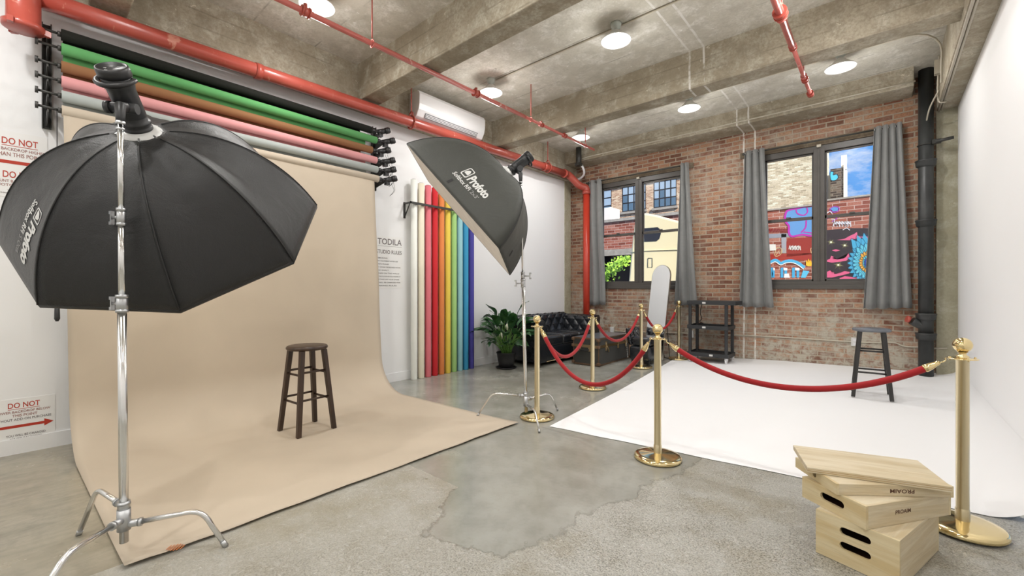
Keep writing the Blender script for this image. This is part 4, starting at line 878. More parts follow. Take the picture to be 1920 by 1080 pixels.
# --- rectangular softbox
n2_, a2_, b2_ = frame3(3.982, -.671, 5.131); C2 = Vector((-3.088, 2.776, 2.002)); hl, hw = 1.453/2, .645/2
rim2 = [C2-a2_*hl+b2_*hw, C2+a2_*hl+b2_*hw, C2+a2_*hl-b2_*hw, C2-a2_*hl-b2_*hw]
def txt2(t, surf, n, C):
    i = 0
    # on the long panel 0-1 the lettering runs parallel to the rim
    def put(txt, wa, wb, sa, sb, mat, shear=.1, bold=.04):
        m = MB(); fit_text(m, txt, lambda x, y: off(surf, i, sa+(sb-sa)*y, x, n, C), wa, wb, 0, 1, shear, bold); m.build('lettering', mat, t)
    put('Profoto', .475, .695, .80, .69, M['printwhite']); put('Softbox RFi', .375, .565, .865, .82, M['printwhite'], .05, .02); put("2x3'", .58, .655, .865, .825, M['printgrey'], 0, .01)
    def L(x, y): return off(surf, i, lerp(.80, .67, y), lerp(.395, .46, x), n, C)
    O = [(0, .12), (.12, 0), (.88, 0), (1, .12), (1, .88), (.88, 1), (.12, 1), (0, .88)]; I = [(.5+(x-.5)*.78, .5+(y-.5)*.82) for x, y in O]; N = 8; m = MB(); m.add([L(*p) for p in O]+[L(*p) for p in I], [(j, (j+1) % N, N+(j+1) % N, N+j) for j in range(N)]); m.build('logo_frame', M['printwhite'], t)
    H = [(.2, .3), (.8, .3), (.82, .45), (.7, .68), (.5, .78), (.3, .68), (.18, .45)]; m = MB(); m.add([L(*p) for p in H], [tuple(range(7))]); m.build('logo_dome', M['printwhite'], t)
    m = MB(); m.add([off(surf, 0, .90, .415, n, C), off(surf, 0, .90, .435, n, C), off(surf, 0, .96, .435, n, C), off(surf, 0, .96, .415, n, C)], [(0, 1, 2, 3)]); m.build('velcro_tab', M['black'], t)
    m = MB(); m.add([off(surf, 1, .88, .44, n, C), off(surf, 1, .88, .50, n, C), off(surf, 1, .94, .50, n, C), off(surf, 1, .94, .44, n, C)], [(0, 1, 2, 3)]); m.build('velcro_tab', M['black'], t)
o2 = softbox('rectangular_softbox', 'faded black rectangular softbox tilted down on the rear light stand', C2, n2_, rim2, .60, .08, M['softgreen'], 72, .006, txt2, .015)
head(C2-n2_*.615, n2_, axB(2.29), axB, 'black flash head on the rear light stand, behind the rectangular softbox', radians(200), .95)
# ================================================================== chesterfield sofa
def sofa():
    x0, x1, y0, y1 = -4.86, -4.04, 5.30, 7.12; zb = floor_z(-4.4, 6.2)
    t = thing('chesterfield_sofa', 'black tufted leather sofa along the white wall behind the plant and trunk', 'sofa', (-4.45, 6.2, zb))
    L = M['leather']
    m = MB(); m.rbox(((x0+x1)/2, (y0+y1)/2, zb+.185), (x1-x0-.03, y1-y0-.02, .25), .03); m.build('base', L, t)
    m = MB(); m.tube([(x1-.012, y0+.02, zb+.068), (x1-.012, y1-.02, zb+.068)], .006, 8); m.build('nail_trim', M['trunkhw'], t)
    def tuft(a, b, pa, pb):   # 0..1 bulge of a diamond pattern
        s1 = abs(sin((a/pa+b/pb)*pi/2)); s2 = abs(sin((a/pa-b/pb)*pi/2)); return (min(s1, s2))**.55
    # back: tufted slope rising to a rolled top
    def back(u, v):
        y = lerp(y0+.04, y1-.04, u)
        prof = [(-4.66, .40), (-4.70, .50), (-4.725, .60), (-4.735, .68), (-4.745, .735), (-4.79, .765), (-4.85, .755), (-4.875, .70), (-4.875, .40)]
        k = v*(len(prof)-1); i = min(int(k), len(prof)-2); f = k-i; px = lerp(prof[i][0], prof[i+1][0], f); pz = lerp(prof[i][1], prof[i+1][1], f)
        b = .040*tuft(y-y0, pz, .115, .115) if k < 5 else .018*(1-(k-5)/3)
        return Vector((px+b*(1 if k < 4.5 else .3), y, zb+pz+(b*.5 if 3.5 < k < 6.5 else 0)))
    m = MB(); m.grid(back, 150, 60); m.build('backrest', L, t)
    # arms (rolled, inner side tufted)
    for yy, sgn in ((y1, -1), (y0, 1)):
        def arm(u, v, yy=yy, sgn=sgn):
            x = lerp(-4.84, x1+.01, u)
            prof = [(.17, .40), (.155, .50), (.145, .60), (.14, .66), (.125, .715), (.06, .745), (-.0, .735), (-.035, .68), (-.02, .58), (0, .40), (0, .07)]
            k = v*(len(prof)-1); i = min(int(k), len(prof)-2); f = k-i; q = lerp(prof[i][0], prof[i+1][0], f); pz = lerp(prof[i][1], prof[i+1][1], f)
            b = .034*tuft(x-x1, pz, .105, .11) if k < 4.6 else 0
            return Vector((x, yy+sgn*(q+b), zb+pz))
        m = MB(); m.grid(arm, 70, 60)
        pr = [(.16, .07), (.16, .40), (.155, .50), (.145, .60), (.14, .66), (.125, .715), (.06, .745), (0, .735), (-.035, .68), (-.02, .58), (0, .40), (0, .07)]
        m.prism([(x1-.03, yy+sgn*q, zb+z_) for q, z_ in pr], (.05, 0, 0)); m.build('arm', L, t)
    for k in range(3):
        a = lerp(y0+.17, y1-.17, k/3)+.004; b = lerp(y0+.17, y1-.17, (k+1)/3)-.004
        m = MB(); m.rbox(((-4.66+x1)/2+.0, (a+b)/2, zb+.385), (x1+4.66+.01, b-a, .17), .045, seg=5); m.build('seat_cushion', L, t)
    for x in (x0+.08, x1-.07):
        for y in (y0+.08, y1-.08): m = MB(); m.lathe([(.0, 0), (.018, 0), (.028, .03), (.022, .07), (0, .07)], (x, y, zb), seg=14); m.build('leg', M['blackwood'], t)
    # button dimples
    for k in range(14):
        for r_ in range(2):
            y = y0+.115+.115*k+(.0575 if r_ else 0); z_ = .515+.115*r_*.5+.0575*0
    return t
sofa()
# tufted armchair mostly hidden behind the mirror
def chair():
    c = ony(1211, 650, 6.70); x, y = c.x-.02, 6.66; zb = floor_z(x, y)
    t = thing('leather_armchair', 'small black tufted leather armchair half hidden behind the brass stanchions under the mirror', 'armchair', (x, y, zb))
    m = MB(); m.rbox((x+.02, y, zb+.17), (.36, .42, .24), .05, seg=4); m.build('base', M['leather'], t)
    m = MB(); m.rbox((x+.03, y, zb+.36), (.32, .40, .15), .05, seg=5); m.build('seat_cushion', M['leather'], t)
    def bk(u, v):
        yy = lerp(y-.20, y+.20, u); z_ = lerp(.30, .56, v); b = .02*min(abs(sin((yy/.07+z_/.08)*pi/2)), abs(sin((yy/.07-z_/.08)*pi/2)))**.5
        return Vector((x-.15-.06*v+b, yy, zb+z_))
    m = MB(); m.grid(bk, 40, 26); m.build('backrest', M['leather'], t, solid=.05)
    for k in range(14): m = MB(); m.sphere((x-.165-.003*k, y-.235, zb+.10+.032*k), .007, 8); m.build('nail', M['chrome'], t)
    for sx in (-.12, .16):
        for sy in (-.16, .16): m = MB(); m.cyl((x+sx, y+sy, zb), (x+sx, y+sy, zb+.07), .016, seg=10); m.build('leg', M['blackwood'], t)
chair()
# ================================================================== trunk
def trunk():
    x0, x1, y0, y1 = -3.82, -3.36, 5.93, 7.0; zb = floor_z(-3.6, 6.4)+.002; H = .435; ZL = .30
    t = thing('steamer_trunk', 'old black steamer trunk with brass trim used as a coffee table', 'trunk', ((x0+x1)/2, (y0+y1)/2, zb))
    m = MB(); m.bb(x0, x1, y0, y1, zb, zb+ZL-.004); m.build('body', M['trunk'], t, bevel=.006)
    m = MB(); m.bb(x0, x1, y0, y1, zb+ZL+.004, zb+H); l = m.build('lid', M['trunk'], t, bevel=.006)
    m = MB(); m.bb(x0+.006, x1-.006, y0+.006, y1-.006, zb+H, zb+H+.003); m.build('lid_top', M['sheentop'], l)
    m = MB(); e = .004
    m.bb(x0-e, x1+e, y0-e, y1+e, zb+ZL-.022, zb+ZL+.022); m.build('band', M['trunkhw'], t)
    for z_ in (zb+.012, zb+H-.012):
        m = MB(); w = .011; m.bb(x0-e, x1+e, y0-e, y0+.01, z_-w, z_+w); m.bb(x0-e, x1+e, y1-.01, y1+e, z_-w, z_+w); m.bb(x1-.01, x1+e, y0, y1, z_-w, z_+w); m.bb(x0-e, x0+.01, y0, y1, z_-w, z_+w); m.build('edge_trim', M['trunkbr'], t)
    for x in (x0, x1):
        for y in (y0, y1): m = MB(); s_ = .014; m.bb(x-s_*.4 if x > -3.6 else x-e, x+e if x > -3.6 else x+s_*.4, y-e if y < 6.5 else y-s_, y+s_ if y < 6.5 else y+e, zb, zb+H); m.build('corner_post', M['trunkbr'], t)
    for x in (x0, x1):
        for y in (y0, y1):
            for z_ in (zb+.03, zb+H-.03, zb+ZL): m = MB(); m.box((x, y, z_), (.055, .055, .05)); m.build('corner_cap', M['trunkbr'], t, bevel=.012)
    for f in (.22, .60, .86):
        y = lerp(y0, y1, f); m = MB(); m.box((x1+.008, y, zb+ZL+.045), (.012, .045, .06)); m.box((x1+.010, y, zb+ZL-.045), (.014, .05, .065)); m.box((x1+.016, y, zb+ZL), (.012, .022, .10)); m.build('latch', M['trunkhw'], t, bevel=.006)
    y = lerp(y0, y1, .22); m = MB(); m.tube(smooth_path([(x1+.02, y, zb+ZL-.0), (x1+.03, y+.03, zb+ZL-.05), (x1+.02, y+.06, zb+ZL-.10)], 4), .009, 8); m.build('hasp', M['trunkhw'], t)
    xm = (x0+x1)/2-.02; m = MB(); m.tube(smooth_path([(xm-.085, y0-.008, zb+.25), (xm-.06, y0-.03, zb+.235), (xm+.06, y0-.03, zb+.235), (xm+.085, y0-.008, zb+.25)], 4), .011, 8); m.build('end_handle', M['black'], t)
    for s_ in (-.09, .09): m = MB(); m.box((xm+s_, y0-.008, zb+.25), (.045, .012, .06)); m.build('handle_plate', M['trunkhw'], t, bevel=.006)
trunk()
# ================================================================== peace lily
def plant():
    x, y = -4.44, 4.97; zb = floor_z(x, y)
    t = thing('potted_peace_lily', 'leafy peace lily in a black pot between the violet roll and the sofa', 'plant', (x, y, zb))
    m = MB(); m.lathe([(0, 0), (.145, 0), (.165, .012), (.168, .024), (.150, .024), (.14, .012), (0, .012)], (x, y, zb), seg=32); m.build('saucer', M['pot'], t)
    m = MB(); m.lathe([(0, .014), (.095, .014), (.112, .03), (.132, .12), (.150, .235), (.156, .238), (.156, .250), (.146, .250), (.142, .22), (0, .215)], (x, y, zb), seg=36); m.build('pot', M['pot'], t)
    m = MB(); m.lathe([(0, .225), (.10, .228), (.143, .22)], (x, y, zb), seg=24); m.build('soil', M['soil'], t)
    rnd = random.Random(11); n = 0
    def leaf(az, L, tilt0, tilt1, ln, wd, stem):
        # stem curve then a drooping blade
        d = Vector((cos(az), sin(az), 0)); p = Vector((x, y, zb+.22))+d*.03*rnd.random()+Vector((rnd.uniform(-.05, .05), rnd.uniform(-.05, .05), 0)); P = [p.copy()]; k = 8
        for i in range(k):
            a = lerp(tilt0, tilt0+(tilt1-tilt0)*.35, i/(k-1)); p = p+(d*sin(a)+Vector((0, 0, 1))*cos(a))*(stem/k); P.append(p.copy())
        m = MB(); m.tube(P, [.0055]*4+[.0045]*3+[.0035]*(len(P)-7), 6); m.build('stem', M['stem'], t)
        Q = [P[-1].copy()]; A = []; q = P[-1].copy(); nb = 12
        for i in range(nb):
            a = lerp(tilt0+(tilt1-tilt0)*.35, tilt1, (i/(nb-1))**.9); A.append(a); q = q+(d*sin(a)+Vector((0, 0, 1))*cos(a))*(ln/nb); Q.append(q.copy())
        A.append(A[-1]); side = Vector((-sin(az), cos(az), 0)); rol = rnd.uniform(-.5, .5); wv = rnd.uniform(0, 6)
        def fn(u, v):
            s_ = u*nb; i = min(int(s_), nb-1); f = s_-i; c = Q[i].lerp(Q[i+1], f); a = lerp(A[i], A[i+1], f)
            nn = (-d*cos(a)+Vector((0, 0, 1))*sin(a)); w = wd*(sin(pi*min(u*1.02, 1)**.72)**.85+.0)*(1 if u < .97 else .3); k_ = (v-.5)*2; w *= 1.22
            sd = (side*cos(rol)+nn*sin(rol)); nv = (nn*cos(rol)-side*sin(rol))
            q_ = c+sd*(k_*w*.5)+nv*(abs(k_)**1.3*w*.16+.010*sin(u*9+wv)*k_*k_); q_.x = max(q_.x, XL+.02); return q_
        m = MB(); m.grid(fn, 16, 6); m.build('leaf', M['leaf'], t)
    N = 58
    for i in range(N):
        az = i*2.399+rnd.uniform(-.3, .3); lv = i/N
        if lv < .35: leaf(az, 0, .12, rnd.uniform(1.0, 1.9), rnd.uniform(.24, .32), rnd.uniform(.085, .12), rnd.uniform(.42, .56))
        elif lv < .75: leaf(az, 0, .42, rnd.uniform(1.6, 2.3), rnd.uniform(.26, .34), rnd.uniform(.09, .125), rnd.uniform(.34, .50))
        else: leaf(az, 0, .42, rnd.uniform(1.7, 2.5), rnd.uniform(.17, .23), rnd.uniform(.07, .10), rnd.uniform(.17, .30))
    for az, L in ((radians(-50), .50), (radians(35), .66), (radians(-140), .60)):   # taller blades as seen
        leaf(az, 0, .12, 1.0, .27, .11, L)
    # two flowers
    for dx_, dy_, h in ((.06, -.05, .60), (-.02, -.09, .46)):
        p0 = Vector((x+dx_*.4, y+dy_*.4, zb+.22)); p1 = Vector((x+dx_, y+dy_, zb+h)); m = MB(); m.tube([p0, p0.lerp(p1, .5)+Vector((.01, 0, 0)), p1], .004, 6); m.build('flower_stem', M['stem'], t)
        m = MB(); m.grid(lambda u, v: p1+Vector((.7071*(v-.5)*.065*sin(pi*u**.8), -.02*sin(pi*u)+.02*abs(v-.5), .10*u))+Vector((.02*(v-.5), 0, 0)), 10, 4); s_ = m.build('spathe', M['leafw'], t)
        m = MB(); m.cyl(p1+Vector((0, -.018, .01)), p1+Vector((0, -.022, .06)), .006, .004, 8); m.build('spadix', M['stem'], t)
plant()
# ================================================================== standing mirror
def mirror():
    c = Vector((-2.93, 6.98, 0)); zb = floor_z(c.x, c.y); c.z = zb+.02; az = radians(-112); lean = radians(8)
    t = thing('standing_mirror', 'tall arched standing mirror leaning back in front of the left window', 'mirror', (c.x, c.y, zb))
    nf = Vector((cos(az), sin(az), 0)); sx = Vector((-sin(az), cos(az), 0)); up = Vector((0, 0, 1))*cos(lean)-nf*sin(lean); no = nf*cos(lean)+Vector((0, 0, 1))*sin(lean)
    w, H = .205, 1.60
    def outl(w, b, h): return [(-w, b), (w, b)]+[(w*cos(a), h-w+w*sin(a)) for a in [pi*i/28 for i in range(29)]]
    def put(pts, o): return [c+sx*p[0]+up*p[1]+no*o for p in pts]
    m = MB(); m.prism(put(outl(w, 0, H), -.02), no*.022); m.build('frame', M['gold'], t)
    m = MB(); P = put(outl(w-.007, .007, H-.007), .0035); m.add(P, [tuple(range(len(P)))]); m.build('mirror_glass', M['mirror'], t)
    m = MB(); a = c+up*1.05-no*.03; b = Vector((c.x+.15, c.y+.25, 0)); b.z = floor_z(b.x, b.y)+.004
    m.tube([a+sx*.10, b+sx*.06], .006, 8); m.tube([a-sx*.10, b-sx*.06], .006, 8); m.tube([b-sx*.06, b+sx*.06], .006, 8); m.build('easel_leg', M['black'], t)
mirror()
# ================================================================== shelf cart
def cart():
    x0, x1, y0, y1 = -2.36, -1.78, 7.03, 7.42; zb = floor_z(-2.05, 7.2)
    t = thing('shelf_cart', 'three tier black plastic shelf cart on white casters by the brick wall', 'cart', ((x0+x1)/2, (y0+y1)/2, zb))
    top = 1.045
    for z_, ex in ((zb+.105, 0), (.615, 0), (top-.045, 1)):
        m = MB(); a, b = x0-.012, x1+.012+(.10 if ex else 0); m.bb(a, b, y0-.012, y1+.012, z_, z_+.022)
        h = .048; m.bb(a, b, y0-.014, y0-.006, z_-.012, z_+h); m.bb(a, b, y1+.006, y1+.014, z_-.012, z_+h); m.bb(a-.002, a+.006, y0-.012, y1+.012, z_-.012, z_+h); m.bb(b-.006, b+.002, y0-.012, y1+.012, z_-.012, z_+h)
        if ex: m.bb(a, b, y0-.012, y1+.012, z_+.038, z_+.046)
        s_ = m.build('shelf', M['shelf'], t, bevel=.003)
        xs = lerp(x0, x1, .42 if ex else .42 if z_ > .5 else .60); m = MB(); m.box((xs, y0-.0155, z_+.018), (.05, .002, .028)); m.build('paper_label', M['printwhite'], s_)
    for x in (x0+.022, x1-.022):
        for y in (y0+.022, y1-.022):
            m = MB(); m.box((x, y, (zb+.10+top-.03)/2), (.044, .040, top-.03-zb-.10)); m.build('post', M['shelf'], t, bevel=.006)
            m = MB(); m.cyl((x-.012, y, zb+.040), (x+.012, y, zb+.040), .040, seg=20); m.box((x, y+.008, zb+.075), (.044, .05, .045)); m.build('caster', M['caster'], t, bevel=.004)
    m = MB(); P = [(x0+.10, y1-.03, .98), (x0+.08, y1-.05, .85), (x0+.10, y1-.04, .74), (x0+.07, y1-.06, .70), (x0+.14, y1-.08, .66), (x0+.05, y1-.10, .655), (x0+.10, y1-.05, .67), (x0+.12, y1-.10, .66)]
    tag(MB().tube(smooth_path(P, 6), .006, 6).build('power_cable', M['black']), 'tangled black power cable on the middle shelf of the cart', 'cable')
cart()
# ================================================================== stack of wooden boxes
def stadium(cx, cy, L, r): return arc((cx+L/2-r, cy), r, -pi/2, pi/2, 8)+arc((cx-L/2+r, cy), r, pi/2, 3*pi/2, 8)
def wbox(nm, lab, C, A, z, H, L, Wd, ang, slots, texts, hole=False):
    """C: near corner seen in the photo (xy); ang: direction of the long axis; short axis goes 90 deg to its left"""
    a = radians(ang); d = Vector((cos(a), sin(a), 0)); s_ = Vector((-sin(a), cos(a), 0)); c = Vector((C[0], C[1], z))
    ctr = c+d*L/2+s_*Wd/2
    t = thing(nm, lab, 'box', ctr, a, 'stacked wooden boxes')
    th = .013; mb = MB()
    hl, hw = L/2, Wd/2
    for zz in (th/2, H-th/2): mb.box((0, 0, zz), (L-2*th, Wd, th))
    for sgn in (-1, 1): mb.box((0, sgn*(hw-th/2), H/2), (L-2*th, th, H-2*th))
    mb.build('body', M['birch'], t, bevel=.0012, world=False)
    for sgn in (-1, 1):
        V, F = plate2d([(-hw, 0), (hw, 0), (hw, H), (-hw, H)], [stadium(0, sy, .115, .0175) for sy in slots] if not hole else [stadium(0, H*.5, .026, .012)], th)
        Mx = Matrix(((0, 0, 1, sgn*(hl-th/2)), (1, 0, 0, 0), (0, 1, 0, 0), (0, 0, 0, 1)))
        e = MB(); e.add([Mx@p for p in V], F); e.build('end_panel', M['birchend'], t, world=False)
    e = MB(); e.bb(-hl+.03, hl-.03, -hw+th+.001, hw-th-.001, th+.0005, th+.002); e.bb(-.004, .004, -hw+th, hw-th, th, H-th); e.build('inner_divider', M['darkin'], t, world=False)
    for (txt, x0, x1, z0, z1, flip) in texts:
        m = MB(); f = (lambda x, y: Vector((x, -hw-.0006, y))) if not flip else (lambda x, y: Vector((x0+x1-x, -hw-.0006, z0+z1-y)))
        fit_text(m, txt, f, x0, x1, z0, z1, 0, .02); m.build('lettering', M['signdarkbr'], t, world=False)
    return t
M['signdarkbr'] = plain('burnt_brand', (.10, .04, .02), .7)
wbox('apple_box', 'deep wooden box with two handle slots at the bottom of the stack', (.052, 2.377), None, .002, .203, .508, .305, 73, [.085, .150], [])
wbox('apple_box', 'half height wooden box with one handle slot, second from the bottom', (-.055, 2.391), None, .206, .101, .508, .305, 55, [.054], [('PROAIM', -.085, .005, .045, .063, False)])
wbox('apple_box', 'quarter height wooden box with upside down lettering, under the top board', (-.160, 2.436), None, .308, .050, .508, .305, 38, [], [('PROAIM', -.02, .085, .014, .032, True)], True)
a = radians(18); d = Vector((cos(a), sin(a), 0)); s_ = Vector((-sin(a), cos(a), 0)); c = Vector((-.276, 2.493, .3595)); ctr = c+d*.265+s_*.1575
t = thing('apple_box', 'thin flat wooden board twisted on top of the box stack', 'box', ctr, a, 'stacked wooden boxes')
m = MB(); m.box((0, 0, .0125), (.53, .315, .025)); m.build('board', M['birch'], t, bevel=.0015, world=False)
m = MB(); m.box((0, -.1577, .0085), (.528, .0006, .002)); m.box((0, -.1577, .0165), (.528, .0006, .002)); m.box((-.2652, 0, .0125), (.0006, .312, .0025)); m.build('ply_layer', M['trunkhw'] if 0 else mat_wood('ply_edge', hx('#b79a68'), hx('#a58656')), t, world=False)
# ================================================================== outside: the street seen through the windows
E_ = {}
E_['redbrick'] = mat_brick('street_red_brick', c1=(.32, .09, .06), c2=(.42, .16, .11), mort=(.55, .42, .36), bw=.30, rh=.10, ms=.008, stain=False, bumpst=.3)
E_['tanbrick'] = mat_brick('street_tan_brick', c1=(.66, .54, .35), c2=(.86, .75, .54), mort=(.74, .63, .44), bw=.15, rh=.048, ms=.007, stain=False, bumpst=1.0)
E_['factory'] = mat_brick('factory_brick', c1=(.50, .28, .17), c2=(.74, .52, .34), mort=(.70, .58, .43), bw=.24, rh=.08, ms=.012, stain=False, bumpst=.5)
E_['darkbrick'] = mat_brick('dark_chimney_brick', c1=(.06, .045, .04), c2=(.16, .12, .09), mort=(.22, .19, .16), bw=.22, rh=.075, ms=.01, stain=False)
E_['rv'] = plain('cream_vehicle_paint', hx('#e9dcb2'), .35)
E_['rvdark'] = plain('vehicle_window', (.02, .02, .025), .12)
E_['concr'] = mat_concrete('street_concrete', (.42, .38, .33), (.30, .27, .23), (.52, .48, .42))
E_['asph'] = plain('asphalt', (.10, .10, .10), .9)
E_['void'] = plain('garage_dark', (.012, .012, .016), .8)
E_['blueglass'] = plain('factory_glass', (.10, .17, .24), .12)
E_['skyglass'] = plain('factory_glass_light', (.36, .46, .56), .12)
E_['leafb'] = plain('street_leaves', (.42, .70, .08), .5)
E_['wht'] = plain('street_white_paint', (.78, .76, .70), .6)
m = MB(); m.bb(-40, 20, YB+.15, 60, -.42, -.32); struct(m.build('ground', E_['asph']))
m = MB(); m.bb(-40, 20, YB+.15, YB+2.0, -.32, -.2); struct(m.build('sidewalk', E_['concr']))
# mural wall with tan building behind
YM = 14.0
t = thing('mural_wall', 'low red brick street wall covered in graffiti outside the right window', 'wall', (-1.6, YM, -.32))
m = MB(); m.prism([(-4.2, YM, -.32), (1.6, YM, -.32), (1.6, YM, 3.60), (-1.3, YM, 3.55), (-1.32, YM, 3.47), (-4.2, YM, 3.42)], (0, .35, 0)); m.build('brick_face', E_['redbrick'], t)
m = MB(); m.prism([(-4.2, YM-.03, 3.42), (-1.32, YM-.03, 3.47), (-1.3, YM-.03, 3.55), (1.6, YM-.03, 3.60), (1.6, YM-.03, 3.64), (-1.3, YM-.03, 3.59), (-1.32, YM-.03, 3.51), (-4.2, YM-.03, 3.46)], (0, .42, 0)); m.build('coping', E_['concr'], t)
pc = {}
def paint(name, c, pts, off=.006, closed=True, w=None, px=True):
    if c not in pc: pc[c] = plain('spray_'+c.strip('#'), c, .6)
    P = [ony(u, v, YM-off) for u, v in pts] if px else [Vector((a, YM-off, b)) for a, b in pts]
    m = MB()
    if w is None:
        ctr = Vector((0, 0, 0))
        for p in P: ctr += p
        ctr /= len(P); m.add([ctr]+P, [(0, 1+i, 1+(i+1) % len(P)) for i in range(len(P))])
    else:
        if closed: P = P+[P[0]]
        P = smooth_path(P, 4) if len(P) > 2 else P
        V = []; F = []
        for i, p in enumerate(P):
            a = P[max(i-1, 0)]; b = P[min(i+1, len(P)-1)]; d = (b-a).normalized(); nn = Vector((-d.z, 0, d.x))*w/2; V += [p+nn, p-nn]
        F = [(2*i, 2*i+1, 2*i+3, 2*i+2) for i in range(len(P)-1)]; m.add(V, F)
    return m.build(name, pc[c], t)
def c2(x, y): return (1425+x/4.155, 270+y/4.155)   # crop coordinates used while measuring
Pz = lambda *p: [c2(*q) for q in p]
# left pane
paint('painted_patch', '#8f2418', Pz((215, 735), (420, 725), (420, 860), (210, 880), (200, 800)), .004)
paint('painted_patch', '#9a2a1e', Pz((60, 860), (420, 850), (420, 905), (60, 905)), .004)
paint('painted_patch', '#9a9aa0', Pz((165, 700), (205, 700), (205, 850), (170, 850)), .005); paint('painted_patch', '#8c8f98', Pz((60, 700), (420, 690), (420, 712), (60, 735)), .005)
bub = Pz((195, 560), (215, 520), (300, 500), (420, 490), (420, 700), (330, 705), (250, 720), (225, 690), (225, 640), (200, 605))
paint('bubble_letter', '#5b8fc4', bub, .008); paint('bubble_outline', '#b0209c', bub, .010, True, .05)
paint('bubble_outline', '#b0209c', Pz((280, 500), (290, 540), (340, 555), (370, 530), (365, 495)), .011, False, .03); paint('bubble_outline', '#b0209c', Pz((360, 595), (355, 650), (320, 690)), .011, False, .035); paint('bubble_outline', '#b0209c', Pz((340, 685), (420, 695)), .011, False, .03)
for q in range(6): x = 70+q*24; paint('spray_tag', '#8a1c1c', Pz((x, 690), (x+6, 655), (x+12, 690), (x+18, 660), (x+22, 680)), .008, False, .012)
for q in range(4): x = 225+q*22; paint('spray_tag', '#d8d6cf', Pz((x, 820), (x+8, 790), (x+12, 825), (x+20, 795), (x+26, 828)), .008, False, .016)
paint('spray_tag', '#c8a878', Pz((110, 870), (130, 810), (165, 815), (160, 860), (120, 875), (150, 830)), .008, False, .018); paint('spray_tag', '#b8a890', Pz((175, 850), (180, 815), (200, 830), (190, 850)), .008, False, .014); paint('spray_tag', '#c8a878', Pz((400, 850), (395, 815), (418, 810)), .008, False, .018)
paint('white_notice', '#dcd8cf', Pz((68, 782), (122, 782), (125, 828), (68, 832)), .009)
paint('blue_wave', '#4aa8d4', Pz((78, 925), (120, 905), (160, 930), (200, 915), (250, 912), (300, 930), (345, 965)), .010, False, .085); paint('blue_wave', '#e8e8e4', Pz((78, 935), (120, 918), (160, 942), (205, 926), (255, 925), (300, 945), (340, 975)), .012, False, .02)
paint('flame_mark', '#f0b428', Pz((358, 945), (360, 905), (370, 920), (378, 893), (388, 915), (398, 900), (398, 920), (412, 912), (400, 950), (375, 952)), .012)
for (a, b) in ((160, 205), (80, 108), (250, 300)):
    paint('block_letter', '#3f9fd0', Pz((a, 965), (a+20, 960), (a+22, 1040), (a, 1042)), .010); paint('block_letter', '#e4e6e6', Pz((a+22, 962), (b+8, 965), (b+8, 985), (a+24, 985)), .011); paint('block_letter', '#3f9fd0', Pz((b-15, 985), (b+6, 985), (b+6, 1040), (b-15, 1040)), .010)
paint('block_letter', '#e4e6e6', Pz((190, 1010), (225, 1010), (232, 1042), (185, 1042)), .012); paint('block_letter', '#57b4d8', Pz((335, 985), (385, 990), (355, 1042), (318, 1042)), .010)
# right pane: dark mural panel
paint('dark_panel', '#2a1f24', Pz((505, 672), (700, 655), (850, 655), (870, 1060), (505, 1060)), .004)
paint('spray_tag', '#5b8fc4', Pz((548, 505), (575, 490), (610, 497), (605, 520), (570, 525)), .008); paint('spray_tag', '#a038a8', Pz((545, 520), (550, 500), (580, 487), (615, 495), (612, 520), (580, 532)), .009, True, .02)
paint('spray_tag', '#a038a8', Pz((520, 580), (560, 570), (600, 578), (560, 605)), .009, False, .02); paint('spray_tag', '#d8d6d8', Pz((520, 540), (545, 525), (560, 540)), .009, False, .02)
for q in range(6): x = 575+q*22; paint('spray_tag', '#d8d6da', Pz((x, 640), (x+4, 605), (x+14, 625), (x+20, 600), (x+22, 645)), .009, False, .016)
paint('spray_tag', '#d8d6da', Pz((555, 585), (580, 590), (570, 640)), .009, False, .02); paint('spray_tag', '#d8d6da', Pz((645, 670), (675, 655), (700, 672)), .009, False, .014)
for pk in (Pz((600, 748), (660, 738), (700, 715), (735, 700), (755, 685), (760, 715), (800, 720), (850, 720), (850, 735), (760, 735), (700, 750)), Pz((560, 828), (590, 820), (625, 828), (590, 838)), Pz((512, 908), (545, 895), (555, 870), (570, 900), (640, 900), (670, 880), (690, 850), (700, 890), (670, 910), (560, 925), (515, 915)), Pz((512, 1000), (545, 985), (560, 1015), (620, 1010), (660, 990), (720, 1000), (650, 1020), (560, 1040), (512, 1040)), Pz((745, 790), (850, 785), (850, 800), (760, 803))):
    paint('pink_cloud', '#d05a80', pk, .008)
for (x, y, s_) in ((553, 765, 34), (660, 790, 34), (610, 942, 44)):
    for k in range(6):
        a = k*pi/6+.2; L = s_*(1 if k % 2 == 0 else .6); paint('star_ray', '#d9d98a', Pz((x-L*cos(a), y-L*sin(a)), (x, y-1.6), (x+L*cos(a), y+L*sin(a)), (x, y+1.6)), .012)
    paint('star_core', '#f4f4d8', [(c2(x+7*cos(q), y+7*sin(q))) for q in [k*pi/5 for k in range(10)]], .014)
